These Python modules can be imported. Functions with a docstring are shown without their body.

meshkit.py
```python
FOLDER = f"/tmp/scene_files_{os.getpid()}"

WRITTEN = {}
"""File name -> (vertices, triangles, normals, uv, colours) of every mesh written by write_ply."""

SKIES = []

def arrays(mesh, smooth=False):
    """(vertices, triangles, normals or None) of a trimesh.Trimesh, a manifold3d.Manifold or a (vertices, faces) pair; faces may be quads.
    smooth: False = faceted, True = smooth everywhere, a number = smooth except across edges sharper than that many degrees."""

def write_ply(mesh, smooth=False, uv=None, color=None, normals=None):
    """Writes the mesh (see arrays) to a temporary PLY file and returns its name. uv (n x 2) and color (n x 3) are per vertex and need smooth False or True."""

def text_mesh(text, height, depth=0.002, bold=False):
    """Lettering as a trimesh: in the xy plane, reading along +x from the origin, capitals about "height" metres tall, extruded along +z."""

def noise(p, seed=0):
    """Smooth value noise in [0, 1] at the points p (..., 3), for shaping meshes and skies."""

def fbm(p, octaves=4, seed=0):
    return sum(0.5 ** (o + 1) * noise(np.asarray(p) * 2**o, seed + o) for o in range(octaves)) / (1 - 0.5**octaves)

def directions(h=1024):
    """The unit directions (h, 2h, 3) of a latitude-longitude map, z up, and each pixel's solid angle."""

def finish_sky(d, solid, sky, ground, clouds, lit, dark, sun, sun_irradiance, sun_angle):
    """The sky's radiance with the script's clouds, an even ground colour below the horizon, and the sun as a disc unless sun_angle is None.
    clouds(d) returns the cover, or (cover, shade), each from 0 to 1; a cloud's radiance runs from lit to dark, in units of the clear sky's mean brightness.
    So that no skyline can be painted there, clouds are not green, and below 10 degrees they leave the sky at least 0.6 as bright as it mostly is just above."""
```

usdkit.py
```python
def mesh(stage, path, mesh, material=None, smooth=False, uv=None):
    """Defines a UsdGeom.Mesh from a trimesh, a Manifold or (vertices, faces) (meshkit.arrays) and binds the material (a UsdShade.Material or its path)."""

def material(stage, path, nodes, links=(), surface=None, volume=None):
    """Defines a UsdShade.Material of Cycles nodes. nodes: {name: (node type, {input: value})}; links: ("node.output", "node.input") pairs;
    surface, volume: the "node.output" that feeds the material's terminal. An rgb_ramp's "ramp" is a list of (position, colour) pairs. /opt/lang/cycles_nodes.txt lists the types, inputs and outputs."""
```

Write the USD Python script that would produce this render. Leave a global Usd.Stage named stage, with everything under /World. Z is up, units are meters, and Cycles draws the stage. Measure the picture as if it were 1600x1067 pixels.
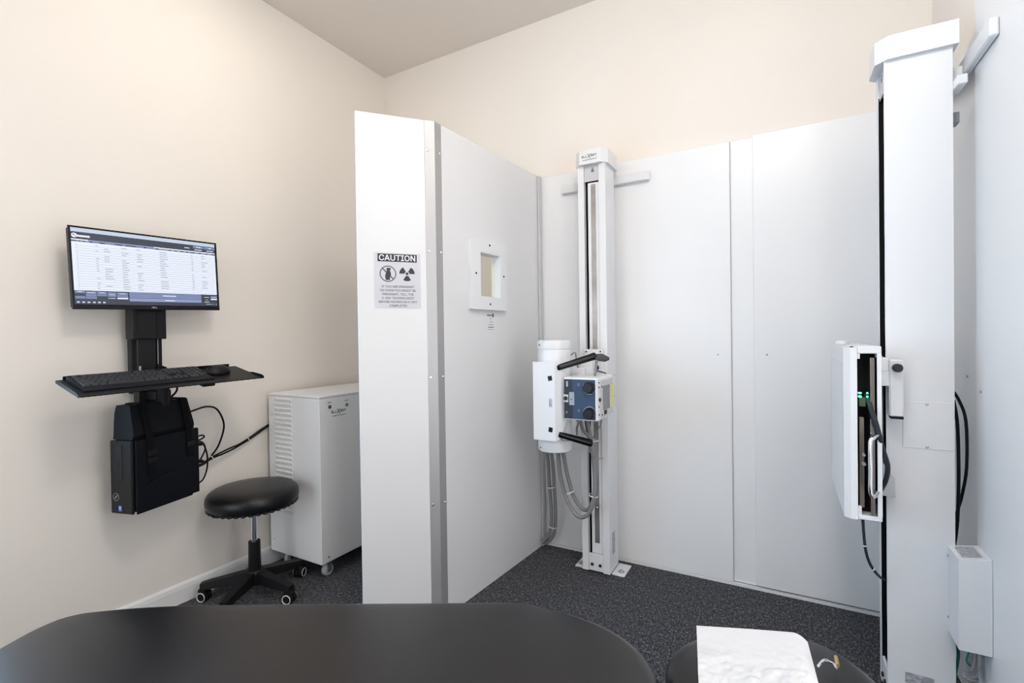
import math, random
import numpy as np
import trimesh
import manifold3d as m3
from shapely.geometry import Polygon, Point, box as sbox
from shapely.ops import unary_union
import usdkit, meshkit
from pxr import Usd, UsdGeom, UsdLux, UsdShade, Gf, Sdf

random.seed(7)
stage = Usd.Stage.CreateInMemory()
UsdGeom.SetStageUpAxis(stage, "Z")
UsdGeom.SetStageMetersPerUnit(stage, 1.0)
UsdGeom.Xform.Define(stage, "/World")
UsdGeom.Scope.Define(stage, "/World/Looks")

# ------------------------------------------------------------------ camera, lights, exposure
YAW, PITCH, ROLL = -0.5111, -0.0096, -0.0141
CAM = np.array([2.4487, 0.0, 1.21])
FWD0 = np.array([math.sin(YAW), math.cos(YAW), 0.0])
RGT0 = np.array([math.cos(YAW), -math.sin(YAW), 0.0])
UP0 = np.array([0.0, 0.0, 1.0])
_f = FWD0 * math.cos(PITCH) + UP0 * math.sin(PITCH)
_u = UP0 * math.cos(PITCH) - FWD0 * math.sin(PITCH)
_r = RGT0 * math.cos(ROLL) + _u * math.sin(ROLL)
_u = _u * math.cos(ROLL) - RGT0 * math.sin(ROLL)
cam = UsdGeom.Camera.Define(stage, "/World/camera")
cam.CreateHorizontalApertureAttr(36.0)
cam.CreateFocalLengthAttr(36.0 * 757.3 / 1600.0)
cam.CreateExposureAttr(0.06)
cam.CreateClippingRangeAttr(Gf.Vec2f(0.02, 100.0))
M = np.eye(4)
M[:3, 0], M[:3, 1], M[:3, 2], M[:3, 3] = _r, _u, -_f, CAM
cam.AddTransformOp().Set(Gf.Matrix4d(*M.T.ravel().tolist()))

SKY, LAMP, UNSEEN_DOOR, UNSEEN_WIN, UNSEEN_SIDE, UNSEEN_BOOTH = 0.3, 36.0, 3.0, 12.5, 2.7, 8.0   # LAMP: the unseen globe lamp below glows at this strength
dome = UsdLux.DomeLight.Define(stage, "/World/sky_light")
dome.CreateColorAttr(Gf.Vec3f(0.62, 0.78, 1.0))
dome.CreateIntensityAttr(SKY)


def rect_light(name, centre, normal, up, w, h, colour, intensity):
    l = UsdLux.RectLight.Define(stage, "/World/" + name)
    z = -np.array(normal, float)
    z /= np.linalg.norm(z)
    x = np.cross(np.array(up, float), z)
    x /= np.linalg.norm(x)
    y = np.cross(z, x)
    m = np.eye(4)
    m[:3, 0], m[:3, 1], m[:3, 2], m[:3, 3] = x, y, z, centre
    l.AddTransformOp().Set(Gf.Matrix4d(*m.T.ravel().tolist()))
    l.CreateWidthAttr(w)
    l.CreateHeightAttr(h)
    l.CreateColorAttr(Gf.Vec3f(*colour))
    l.CreateIntensityAttr(intensity)
    return l


rect_light("unseen_door_daylight", (0.8, -1.46, 1.1), (0, 1, 0), (0, 0, 1), 1.1, 2.0, (0.97, 0.95, 1.0), UNSEEN_DOOR)  # stands at a doorway out of view, placed to light the booth alcove
rect_light("unseen_window_daylight", (-0.16, 0.04, 1.35), (1, 0, 0), (0, 0, 1), 0.9, 1.18, (0.42, 0.66, 1.0), UNSEEN_WIN)  # out of view at the left, placed to light the right wall bluish
rect_light("unseen_side_light", (3.06, 0.67, 1.1), (-1, 0, 0), (0, 0, 1), 0.86, 2.06, (1.0, 0.93, 0.88), UNSEEN_SIDE)  # out of view at the right, placed to light the left wall and screen

rect_light("unseen_booth_light", (0.66, 1.30, 3.0), (0, 0, -1), (0, 1, 0), 0.34, 0.34, (1.0, 0.92, 0.80), UNSEEN_BOOTH)  # unseen source over the workstation, placed to brighten the wall behind the screen

# ------------------------------------------------------------------ materials
_mats = {}


def mat(name, color, rough=0.5, metal=0.0, coat=0.0, spec=0.5, bump=None, var=None, aniso=None, emit=None):
    """var = (scale, amount) tone variation; bump = (scale, strength, distance)."""
    if name in _mats:
        return _mats[name]
    p = {"base_color": color, "roughness": rough, "metallic": metal, "coat_weight": coat, "specular_ior_level": spec}
    if emit:
        p["emission_color"], p["emission_strength"] = emit
    nodes, links = {"p": ("principled_bsdf", p)}, []
    if var or bump:
        nodes["tc"] = ("texture_coordinate", {})
    if var:
        c = np.array(color)
        nodes["n"] = ("noise_texture", {"scale": var[0], "detail": 4.0})
        nodes["r"] = ("rgb_ramp", {"ramp": [(0.3, tuple(c * (1 - var[1]))), (0.7, tuple(np.minimum(1, c * (1 + var[1]))))]})
        links += [("tc.object", "n.vector"), ("n.fac", "r.fac"), ("r.color", "p.base_color")]
    if bump:
        nodes["bn"] = ("noise_texture", {"scale": bump[0], "detail": 3.0})
        nodes["b"] = ("bump", {"strength": bump[1], "distance": bump[2]})
        links += [("tc.object", "bn.vector"), ("bn.fac", "b.height"), ("b.normal", "p.normal")]
    _mats[name] = usdkit.material(stage, "/World/Looks/" + name, nodes, links, surface="p.BSDF")
    return _mats[name]


WALL = mat("cream_wall_paint", (0.86, 0.80, 0.735), 0.62, bump=(260, 0.12, 0.002), var=(1.3, 0.012))
CEIL = mat("ceiling_paint", (0.80, 0.73, 0.66), 0.8, bump=(300, 0.15, 0.002))
TRIM = mat("white_trim_paint", (0.84, 0.83, 0.82), 0.35)
PANEL = mat("white_laminate", (0.86, 0.86, 0.868), 0.34, var=(2.0, 0.01))
SHIELD = mat("white_shield_laminate", (0.75, 0.75, 0.76), 0.42, var=(2.0, 0.01))
ENAMEL = mat("white_enamel", (0.79, 0.797, 0.815), 0.30)
ENAMEL2 = mat("white_powder_coat", (0.89, 0.892, 0.90), 0.38, bump=(700, 0.08, 0.001))
CABWHITE = mat("cabinet_powder_coat", (0.85, 0.85, 0.86), 0.42, bump=(600, 0.1, 0.001))
GREYMET = mat("grey_painted_metal", (0.30, 0.30, 0.32), 0.4)
LGREY = mat("light_grey_metal", (0.58, 0.58, 0.60), 0.4)
STEEL = mat("brushed_steel", (0.43, 0.425, 0.43), 0.46, 0.55, bump=(400, 0.04, 0.001))
STRIPMET = mat("rail_steel", (0.40, 0.375, 0.36), 0.38, 0.75, var=(9, 0.2))
CHROME = mat("chrome", (0.82, 0.83, 0.85), 0.12, 1.0)
SCREW = mat("screw_metal", (0.55, 0.55, 0.57), 0.3, 0.8)
DSCREW = mat("dark_screw", (0.03, 0.03, 0.034), 0.4, 0.2, spec=0.3)
BLACKPL = mat("black_plastic", (0.006, 0.006, 0.007), 0.42, spec=0.28, bump=(900, 0.08, 0.001))
BLACKMET = mat("black_metal", (0.005, 0.005, 0.006), 0.5, spec=0.25, bump=(900, 0.08, 0.001))
NAVYPL = mat("blue_black_case", (0.004, 0.0048, 0.0075), 0.6, spec=0.18, bump=(900, 0.06, 0.001))
KEYS = mat("keyboard_keys", (0.034, 0.034, 0.038), 0.5, spec=0.3)
KEYB = mat("keyboard_body", (0.005, 0.005, 0.007), 0.55, spec=0.25)
STRAP = mat("black_webbing", (0.004, 0.004, 0.005), 0.8, spec=0.15, bump=(500, 0.3, 0.001))
DARKGAP = mat("dark_recess", (0.006, 0.006, 0.007), 0.7, spec=0.15)
LEATHER = mat("black_vinyl", (0.008, 0.0075, 0.0085), 0.27, spec=0.42, bump=(420, 0.12, 0.001))
LEATHER2 = mat("black_stool_vinyl", (0.006, 0.006, 0.007), 0.34, spec=0.35, bump=(300, 0.2, 0.002))
RUBBER = mat("black_rubber", (0.007, 0.007, 0.008), 0.6, spec=0.25)
CABLEBLK = mat("black_cable", (0.006, 0.006, 0.007), 0.45, spec=0.25)
CABLEGRY = mat("grey_conduit", (0.26, 0.255, 0.26), 0.45, bump=(260, 0.5, 0.004))
CABLEDK = mat("slate_cable", (0.026, 0.031, 0.040), 0.5, spec=0.3)
CABLEGRN = mat("green_cable", (0.02, 0.20, 0.13), 0.45)
TIE = mat("white_cable_tie", (0.75, 0.75, 0.76), 0.5)
RING = mat("pale_ring", (0.72, 0.71, 0.66), 0.4)
PAPERM = mat("headrest_paper", (0.60, 0.60, 0.615), 0.75, bump=(60, 0.35, 0.004))
SIGNP = mat("sign_paper", (0.62, 0.615, 0.66), 0.6)
INK = mat("dark_ink", (0.035, 0.035, 0.045), 0.6)
INKG = mat("grey_ink", (0.13, 0.13, 0.15), 0.6)
WHITEINK = mat("white_ink", (0.80, 0.80, 0.84), 0.6)
LABELGREY = mat("rating_label", (0.42, 0.42, 0.45), 0.45, var=(90, 0.4))
NAVY = mat("panel_blue", (0.040, 0.070, 0.135), 0.45, spec=0.3)
SLATE = mat("panel_slate", (0.030, 0.034, 0.047), 0.45, spec=0.3)
PANELINK = mat("panel_pale_print", (0.42, 0.48, 0.57), 0.5)
YELLOW = mat("yellow_label", (0.72, 0.70, 0.18), 0.5)
APERT = mat("aperture_grey", (0.20, 0.20, 0.215), 0.3)
GREENLAMP = mat("green_lens", (0.02, 0.33, 0.22), 0.2)
GREENLAMP2 = mat("dark_green_lens", (0.01, 0.13, 0.09), 0.2)
LED = mat("green_led", (0.05, 0.8, 0.25), 0.3, emit=((0.05, 1.0, 0.30), 6.0))
BRASS = mat("brass_wire", (0.62, 0.42, 0.16), 0.3, 0.9)
BLUESTICK = mat("blue_sticker", (0.08, 0.16, 0.52), 0.4)
BROWNMET = mat("bronze_tray_metal", (0.17, 0.145, 0.13), 0.35, 0.7)
TILE = mat("unseen_pale_ground", (0.62, 0.62, 0.62), 0.7, var=(6, 0.08))

# screen colours give off light
S_WHITE = mat("screen_white", (0.1, 0.1, 0.1), 0.3, emit=((0.80, 0.85, 0.97), 0.88))
S_TOP = mat("screen_titlebar", (0.1, 0.1, 0.1), 0.3, emit=((0.66, 0.78, 0.95), 0.705))
S_DARK = mat("screen_dark", (0.03, 0.03, 0.035), 0.3, emit=((0.045, 0.055, 0.085), 0.664))
S_BLUE = mat("screen_blue", (0.05, 0.05, 0.06), 0.3, emit=((0.20, 0.26, 0.48), 0.788))
S_BLUE2 = mat("screen_light_blue", (0.05, 0.05, 0.06), 0.3, emit=((0.30, 0.36, 0.60), 0.788))
S_LINE = mat("screen_rule", (0.05, 0.05, 0.06), 0.3, emit=((0.50, 0.54, 0.70), 0.747))
S_TEXT = mat("screen_grey_text", (0.05, 0.05, 0.06), 0.3, emit=((0.36, 0.38, 0.46), 0.747))
S_RED = mat("screen_logo_red", (0.05, 0.05, 0.06), 0.3, emit=((0.6, 0.25, 0.4), 0.747))

# carpet: short loop pile with light and dark flecks
CARPET = usdkit.material(stage, "/World/Looks/charcoal_carpet", {
    "tc": ("texture_coordinate", {}),
    "m": ("mapping", {"scale": (1.0, 0.40, 1.0)}),
    "n": ("noise_texture", {"scale": 190.0, "detail": 2.0, "roughness": 0.7}),
    "n2": ("noise_texture", {"scale": 95.0, "detail": 3.0, "roughness": 0.6}),
    "mx": ("mix_float", {"fac": 0.4}),
    "r": ("rgb_ramp", {"ramp": [(0.32, (0.010, 0.010, 0.012)), (0.47, (0.036, 0.036, 0.041)), (0.57, (0.085, 0.086, 0.097)), (0.70, (0.25, 0.255, 0.28))]}),
    "b": ("bump", {"strength": 0.9, "distance": 0.006}),
    "p": ("principled_bsdf", {"roughness": 0.95, "specular_ior_level": 0.15, "sheen_weight": 0.1}),
}, [("tc.object", "m.vector"), ("m.vector", "n.vector"), ("m.vector", "n2.vector"), ("n.fac", "mx.a"), ("n2.fac", "mx.b"), ("mx.result", "r.fac"),
    ("r.color", "p.base_color"), ("mx.result", "b.height"), ("b.normal", "p.normal")], surface="p.BSDF")
LEADGLASS = usdkit.material(stage, "/World/Looks/lead_glass", {
    "t": ("transparent_bsdf", {"color": (1.0, 0.985, 0.93)}), "g": ("glossy_bsdf", {"roughness": 0.02, "color": (1, 1, 1)}), "m": ("mix_closure", {"fac": 0.04})},
    [("t.BSDF", "m.closure1"), ("g.BSDF", "m.closure2")], surface="m.closure")
GLASS = usdkit.material(stage, "/World/Looks/window_glass", {
    "t": ("transparent_bsdf", {"color": (0.96, 0.98, 0.96)}), "g": ("glossy_bsdf", {"roughness": 0.02, "color": (1, 1, 1)}), "m": ("mix_closure", {"fac": 0.05})},
    [("t.BSDF", "m.closure1"), ("g.BSDF", "m.closure2")], surface="m.closure")
LAMPGLASS = mat("unseen_lamp_diffuser", (0.9, 0.9, 0.9), 0.4, emit=((1.0, 0.985, 0.96), LAMP))

# ------------------------------------------------------------------ mesh helpers


def cat(*ms):
    out = []
    for m in ms:
        if isinstance(m, (list, tuple)):
            out += list(m)
        else:
            out.append(m)
    return trimesh.util.concatenate(out)


def hull(pts):
    man = m3.Manifold.hull_points(np.asarray(pts, float))
    d = man.to_mesh()
    return trimesh.Trimesh(np.array(d.vert_properties[:, :3], float), np.array(d.tri_verts), process=False)


def bx(x0, x1, y0, y1, z0, z1, b=0.0):
    x0, x1 = min(x0, x1), max(x0, x1)
    y0, y1 = min(y0, y1), max(y0, y1)
    z0, z1 = min(z0, z1), max(z0, z1)
    b = min(b, 0.49 * min(x1 - x0, y1 - y0, z1 - z0))
    if b <= 0:
        m = trimesh.creation.box((x1 - x0, y1 - y0, z1 - z0))
        m.apply_translation(((x0 + x1) / 2, (y0 + y1) / 2, (z0 + z1) / 2))
        return m
    p = []
    for x, sx in ((x0, 1), (x1, -1)):
        for y, sy in ((y0, 1), (y1, -1)):
            for z, sz in ((z0, 1), (z1, -1)):
                p += [(x, y + sy * b, z + sz * b), (x + sx * b, y, z + sz * b), (x + sx * b, y + sy * b, z)]
    return hull(p)


def frame_m(o, x, y, z=None):
    x, y = np.array(x, float), np.array(y, float)
    x, y = x / np.linalg.norm(x), y / np.linalg.norm(y)
    z = np.cross(x, y) if z is None else np.array(z, float)
    m = np.eye(4)
    m[:3, 0], m[:3, 1], m[:3, 2], m[:3, 3] = x, y, z, o
    return m


def tf(mesh, m):
    c = mesh.copy()
    c.apply_transform(m)
    return c


def extr(poly, depth, o=(0, 0, 0), x=(1, 0, 0), y=(0, 1, 0)):
    """2-D outline (in the x, y directions given) extruded along x cross y."""
    if not hasattr(poly, "geom_type"):
        poly = Polygon(poly)
    parts = [trimesh.creation.extrude_polygon(g, depth, engine="earcut") for g in getattr(poly, "geoms", [poly])]
    return tf(cat(parts), frame_m(o, x, y))


def cyl(p0, p1, r, n=20, r1=None):
    return lathe([(0, 0), (r, 0), (r if r1 is None else r1, np.linalg.norm(np.subtract(p1, p0))), (0, np.linalg.norm(np.subtract(p1, p0)))], p0, np.subtract(p1, p0), n)


def lathe(prof, o=(0, 0, 0), axis=(0, 0, 1), n=32):
    prof = np.array(prof, float)
    a = np.linspace(0, 2 * math.pi, n, endpoint=False)
    v, f = [], []
    k = len(prof)
    for t in a:
        for r, z in prof:
            v.append((r * math.cos(t), r * math.sin(t), z))
    for i in range(n):
        j = (i + 1) % n
        for q in range(k - 1):
            A, B, C, D = i * k + q, j * k + q, j * k + q + 1, i * k + q + 1
            if prof[q][0] > 1e-9:
                f.append((A, B, C) if prof[q + 1][0] > 1e-9 or True else (A, B, C))
            if prof[q + 1][0] > 1e-9:
                f.append((A, C, D))
    m = trimesh.Trimesh(np.array(v), np.array(f), process=False)
    m.merge_vertices()
    ax = np.array(axis, float)
    ax /= np.linalg.norm(ax)
    h = np.array([1.0, 0, 0]) if abs(ax[0]) < 0.9 else np.array([0, 1.0, 0])
    xx = np.cross(h, ax)
    xx /= np.linalg.norm(xx)
    yy = np.cross(ax, xx)
    return tf(m, frame_m(o, xx, yy, ax))


def spline(pts, n=12):
    p = np.array(pts, float)
    if len(p) == 2:
        return np.array([p[0] * (1 - t) + p[1] * t for t in np.linspace(0, 1, n)])
    q = np.vstack([2 * p[0] - p[1], p, 2 * p[-1] - p[-2]])
    out = []
    for i in range(1, len(q) - 2):
        for t in np.linspace(0, 1, n, endpoint=False):
            a, b, c, d = q[i - 1], q[i], q[i + 1], q[i + 2]
            out.append(0.5 * (2 * b + (c - a) * t + (2 * a - 5 * b + 4 * c - d) * t * t + (3 * b - a - 3 * c + d) * t ** 3))
    out.append(p[-1])
    return np.array(out)


def tube(pts, r, n=10, smooth=10, ribs=None):
    p = spline(pts, smooth) if smooth else np.array(pts, float)
    if ribs:
        d = np.concatenate([[0], np.cumsum(np.linalg.norm(np.diff(p, axis=0), axis=1))])
        s = np.arange(0, d[-1], ribs / 2)
        p = np.stack([np.interp(s, d, p[:, k]) for k in range(3)], 1)
    t = np.gradient(p, axis=0)
    t /= np.linalg.norm(t, axis=1)[:, None]
    h = np.array([0, 0, 1.0]) if abs(t[0][2]) < 0.9 else np.array([1.0, 0, 0])
    nn = np.cross(t[0], h)
    nn /= np.linalg.norm(nn)
    v, f = [], []
    for i in range(len(p)):
        nn = nn - t[i] * (nn @ t[i])
        nn /= np.linalg.norm(nn)
        bb = np.cross(t[i], nn)
        rr = r[i] if np.ndim(r) else r * (1.0 if not ribs or i % 2 else 0.90)
        for a in np.linspace(0, 2 * math.pi, n, endpoint=False):
            v.append(p[i] + rr * (nn * math.cos(a) + bb * math.sin(a)))
    for i in range(len(p) - 1):
        for j in range(n):
            a, b = i * n + j, i * n + (j + 1) % n
            f += [(a, b, b + n), (a, b + n, a + n)]
    e = len(v)
    v += [p[0], p[-1]]
    for j in range(n):
        f.append((e, (j + 1) % n, j))
        f.append((e + 1, (len(p) - 1) * n + j, (len(p) - 1) * n + (j + 1) % n))
    return trimesh.Trimesh(np.array(v), np.array(f), process=False)


def torus(o, axis, R, r, n=28, k=8):
    a = np.linspace(0, 2 * math.pi, k + 1)
    return lathe([(R + r * math.cos(t), r * math.sin(t)) for t in a], o, axis, n)


def screw(o, axis, r=0.004, h=0.0025):
    return lathe([(0, 0), (r, 0), (r, h * 0.5), (r * 0.6, h), (0, h)], o, axis, 12)


def text(s, h, o, x, y, depth=0.0006, bold=False, align="l", width=None):
    m = meshkit.text_mesh(s, h, depth, bold)
    b = m.bounds
    if width:
        m.apply_scale((width / (b[1][0] - b[0][0]), 1, 1))
        b = m.bounds
    dx = {"l": -b[0][0], "c": -(b[0][0] + b[1][0]) / 2, "r": -b[1][0]}[align]
    m.apply_translation((dx, 0, 0))
    return tf(m, frame_m(o, x, y))


# ------------------------------------------------------------------ scene helpers
_used = {}


def numbered(parent, name):
    k = _used.setdefault((parent, name), 0)
    _used[(parent, name)] += 1
    return name if k == 0 else f"{name}_{k:03d}"


class Thing:
    def __init__(self, name, label=None, category=None, loc=(0, 0, 0), group=None, kind=None):
        self.path = "/World/" + numbered("", name)
        self.loc = np.array(loc, float)
        self.x = UsdGeom.Xform.Define(stage, self.path)
        self.x.AddTranslateOp().Set(Gf.Vec3d(*[float(c) for c in loc]))
        pr = self.x.GetPrim()
        if label:
            pr.SetCustomDataByKey("label", label)
        if category:
            pr.SetCustomDataByKey("category", category)
        if group:
            pr.SetCustomDataByKey("group", group)
        if kind:
            pr.SetCustomDataByKey("kind", kind)

    def part(self, name, mesh, material, parent=None, label=None, smooth=30, kind=None):
        base = parent or self.path
        path = base + "/" + numbered(base, name)
        m = mesh.copy()
        m.apply_translation(-self.loc)
        me = usdkit.mesh(stage, path, m, material, smooth=smooth)
        if label:
            me.GetPrim().SetCustomDataByKey("label", label)
        if kind:
            me.GetPrim().SetCustomDataByKey("kind", kind)
        return path


def struct(name, mesh, material, smooth=False):
    p = usdkit.mesh(stage, "/World/" + name, mesh, material, smooth=smooth).GetPrim()
    p.SetCustomDataByKey("kind", "structure")
    return p


def single(name, mesh, material, label, category, group=None, smooth=30):
    p = usdkit.mesh(stage, "/World/" + numbered("", name), mesh, material, smooth=smooth).GetPrim()
    p.SetCustomDataByKey("label", label)
    p.SetCustomDataByKey("category", category)
    if group:
        p.SetCustomDataByKey("group", group)
    return p


# ================================================================== the room
XR, YB, YF, H = 2.985, 2.5721, -1.35, 3.05
struct("floor", bx(-0.1, XR + 0.1, YF - 0.1, YB + 0.1, -0.1, 0), CARPET)
struct("ceiling", bx(-0.1, XR + 0.1, YF - 0.1, YB + 0.1, H, H + 0.1), CEIL)
wall_back = Thing("wall_back", kind="structure", loc=(1.45, YB, 0))
wall_back.part("plaster", bx(-0.1, XR + 0.1, YB, YB + 0.1, 0, H), WALL)
RY0, RY1, RZ = 0.22, 1.12, 2.12
wall_right = Thing("wall_right", kind="structure", loc=(XR, 0.6, 0))
wall_right.part("plaster", cat(bx(XR, XR + 0.1, YF, RY0, 0, H), bx(XR, XR + 0.1, RY1, YB, 0, H), bx(XR, XR + 0.1, RY0, RY1, RZ, H)), WALL)
WY0, WY1, WZ0, WZ1 = -0.42, 0.50, 0.75, 1.95
struct("wall_left", cat(bx(-0.1, 0, YF, WY0, 0, H), bx(-0.1, 0, WY1, YB, 0, H), bx(-0.1, 0, WY0, WY1, 0, WZ0), bx(-0.1, 0, WY0, WY1, WZ1, H)), WALL)
DX0, DX1, DZ = 0.25, 1.35, 2.08
struct("wall_front", cat(bx(-0.1, DX0, YF - 0.1, YF, 0, H), bx(DX1, XR + 0.1, YF - 0.1, YF, 0, H), bx(DX0, DX1, YF - 0.1, YF, DZ, H)), WALL)
struct("baseboard_left", extr([(0, 0), (0.014, 0), (0.014, 0.065), (0.011, 0.082), (0.006, 0.09), (0, 0.092)], YB - YF, (0.0, YB, 0), (1, 0, 0), (0, 0, 1)), TRIM)
t = Thing("unseen_window_1", kind="structure", loc=(0, (WY0 + WY1) / 2, WZ0))  # window out of view, placed to let bluish light onto the table end
t.part("window_frame", cat(bx(-0.09, 0.012, WY0 - 0.05, WY0 + 0.03, WZ0 - 0.05, WZ1 + 0.05, .004), bx(-0.09, 0.012, WY1 - 0.03, WY1 + 0.05, WZ0 - 0.05, WZ1 + 0.05, .004),
       bx(-0.09, 0.012, WY0, WY1, WZ1 - 0.03, WZ1 + 0.05, .004), bx(-0.09, 0.012, WY0, WY1, WZ0 - 0.05, WZ0 + 0.03, .004), bx(-0.06, -0.03, WY0, WY1, 1.34, 1.37)), TRIM)
t.part("pane", bx(-0.05, -0.044, WY0 + 0.02, WY1 - 0.02, WZ0 + 0.02, WZ1 - 0.02), GLASS)
t = Thing("unseen_door_1", kind="structure", loc=((DX0 + DX1) / 2, YF, 0))  # glazed doorway out of view, placed for light from the front
t.part("door_frame", cat(bx(DX0 - 0.06, DX0 + 0.04, YF - 0.1, YF + 0.012, 0, DZ + 0.06, .004), bx(DX1 - 0.04, DX1 + 0.06, YF - 0.1, YF + 0.012, 0, DZ + 0.06, .004),
       bx(DX0, DX1, YF - 0.1, YF + 0.012, DZ - 0.04, DZ + 0.06, .004)), TRIM)
t.part("pane", bx(DX0 + 0.03, DX1 - 0.03, YF - 0.05, YF - 0.042, 0.02, DZ - 0.03), GLASS)

t = Thing("unseen_door_2", kind="structure", loc=(XR, (RY0 + RY1) / 2, 0))  # unseen opening, placed to let light in from the right
t.part("door_frame", cat(bx(XR - .012, XR + .1, RY0 - .05, RY0 + .02, 0, RZ + .05, .004), bx(XR - .012, XR + .1, RY1 - .02, RY1 + .05, 0, RZ + .05, .004), bx(XR - .012, XR + .1, RY0, RY1, RZ - .02, RZ + .05, .004)), TRIM)
# lamp out of view above the table, placed to light the room
t = Thing("unseen_ceiling_light", "unseen round white globe lamp hanging close under the ceiling above the treatment table", "ceiling light", (2.38, 0.55, H))
t.part("canopy", lathe([(0, 0), (.07, 0), (.065, -.018), (.03, -.03), (0, -.03)][::-1], (2.38, .55, H), (0, 0, 1), 32), TRIM)
t.part("stem", cyl((2.38, .55, H - .10), (2.38, .55, H - .02), .012, 16), CHROME)
gl = trimesh.creation.icosphere(3, .16)
gl.apply_translation((2.38, .55, 2.80))
t.part("globe", gl, LAMPGLASS, smooth=True)

t = Thing("unseen_ceiling_light", "unseen small square white light panel in the ceiling over the computer workstation", "ceiling light", (0.66, 1.30, H))  # panel out of view, placed to brighten the corner behind the screen
t.part("frame", cat(bx(.47, .49, 1.11, 1.49, H - .045, H), bx(.83, .85, 1.11, 1.49, H - .045, H), bx(.49, .83, 1.11, 1.13, H - .045, H), bx(.49, .83, 1.47, 1.49, H - .045, H)), TRIM)
t.part("diffuser", bx(.49, .83, 1.13, 1.47, H - .03, H - .02), mat("unseen_panel_diffuser", (.9, .9, .9), .4, emit=((1.0, .92, .80), 2.0)))

# ================================================================== lead-lined wall panels
PZ = 2.13
yp = YB - 0.03


def wall_sheet(wall, mesh, screws, axis, mat_=PANEL, extra=()):
    """A lead-lined sheet screwed to a wall: a part of that wall."""
    p = wall.part("shielding_panel", mesh, mat_)
    for nm, e, em in extra:
        wall.part(nm, e, em, p)
    for s in screws:
        wall.part("screw", screw(s, axis, 0.0045, 0.003), SCREW, p)


wall_sheet(wall_back, bx(1.205, 2.229, yp, YB - .001, 0.012, PZ, .003), [(2.17, yp, 1.11), (1.262, yp, 0.025)], (0, -1, 0),
           extra=[("bottom_trim", bx(1.22, 2.229, yp - .004, YB - .001, 0.0, 0.0115), TRIM)])
wall_sheet(wall_back, bx(2.2295, XR - .005, yp + .012, YB - .001, 0.012, PZ + .003, .003), [(2.38, yp - .001, 1.11)], (0, -1, 0),
           extra=[("face_sheet", bx(2.327, XR - .005, yp - .001, yp + .0125, .02, PZ + .008, .002), PANEL), ("bottom_trim", bx(2.229, XR - .005, yp - .004, yp + .012, 0.0, 0.0115), TRIM)])
xp = 2.958
wall_sheet(wall_right, bx(xp + .012, XR - .001, 1.975, yp - .003, 0.0, PZ, .003), [(xp + .012, 2.10, 1.06)], (-1, 0, 0))
wall_sheet(wall_right, bx(xp, XR - .001, 1.19, 1.974, 0.0, 2.62, .003), [(xp, 1.93, 1.028)], (-1, 0, 0), ENAMEL2)

# ================================================================== folded control-booth screen
F0, F1, F2 = np.array([0.951, 1.404]), np.array([1.159, 1.648]), np.array([1.222, 2.535])
d1, d2 = (F1 - F0) / np.linalg.norm(F1 - F0), (F2 - F1) / np.linalg.norm(F2 - F1)
n1, n2 = np.array([d1[1], -d1[0]]), np.array([d2[1], -d2[0]])
L1, L2 = np.linalg.norm(F1 - F0), np.linalg.norm(F2 - F1)
TH = 0.032
Z3 = (0, 0, 1)


def on1(s, z, out=0.0):
    p = F0 + d1 * s + n1 * out
    return np.array([p[0], p[1], z])


def on2(s, z, out=0.0):
    p = F1 + d2 * s + n2 * out
    return np.array([p[0], p[1], z])


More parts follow.
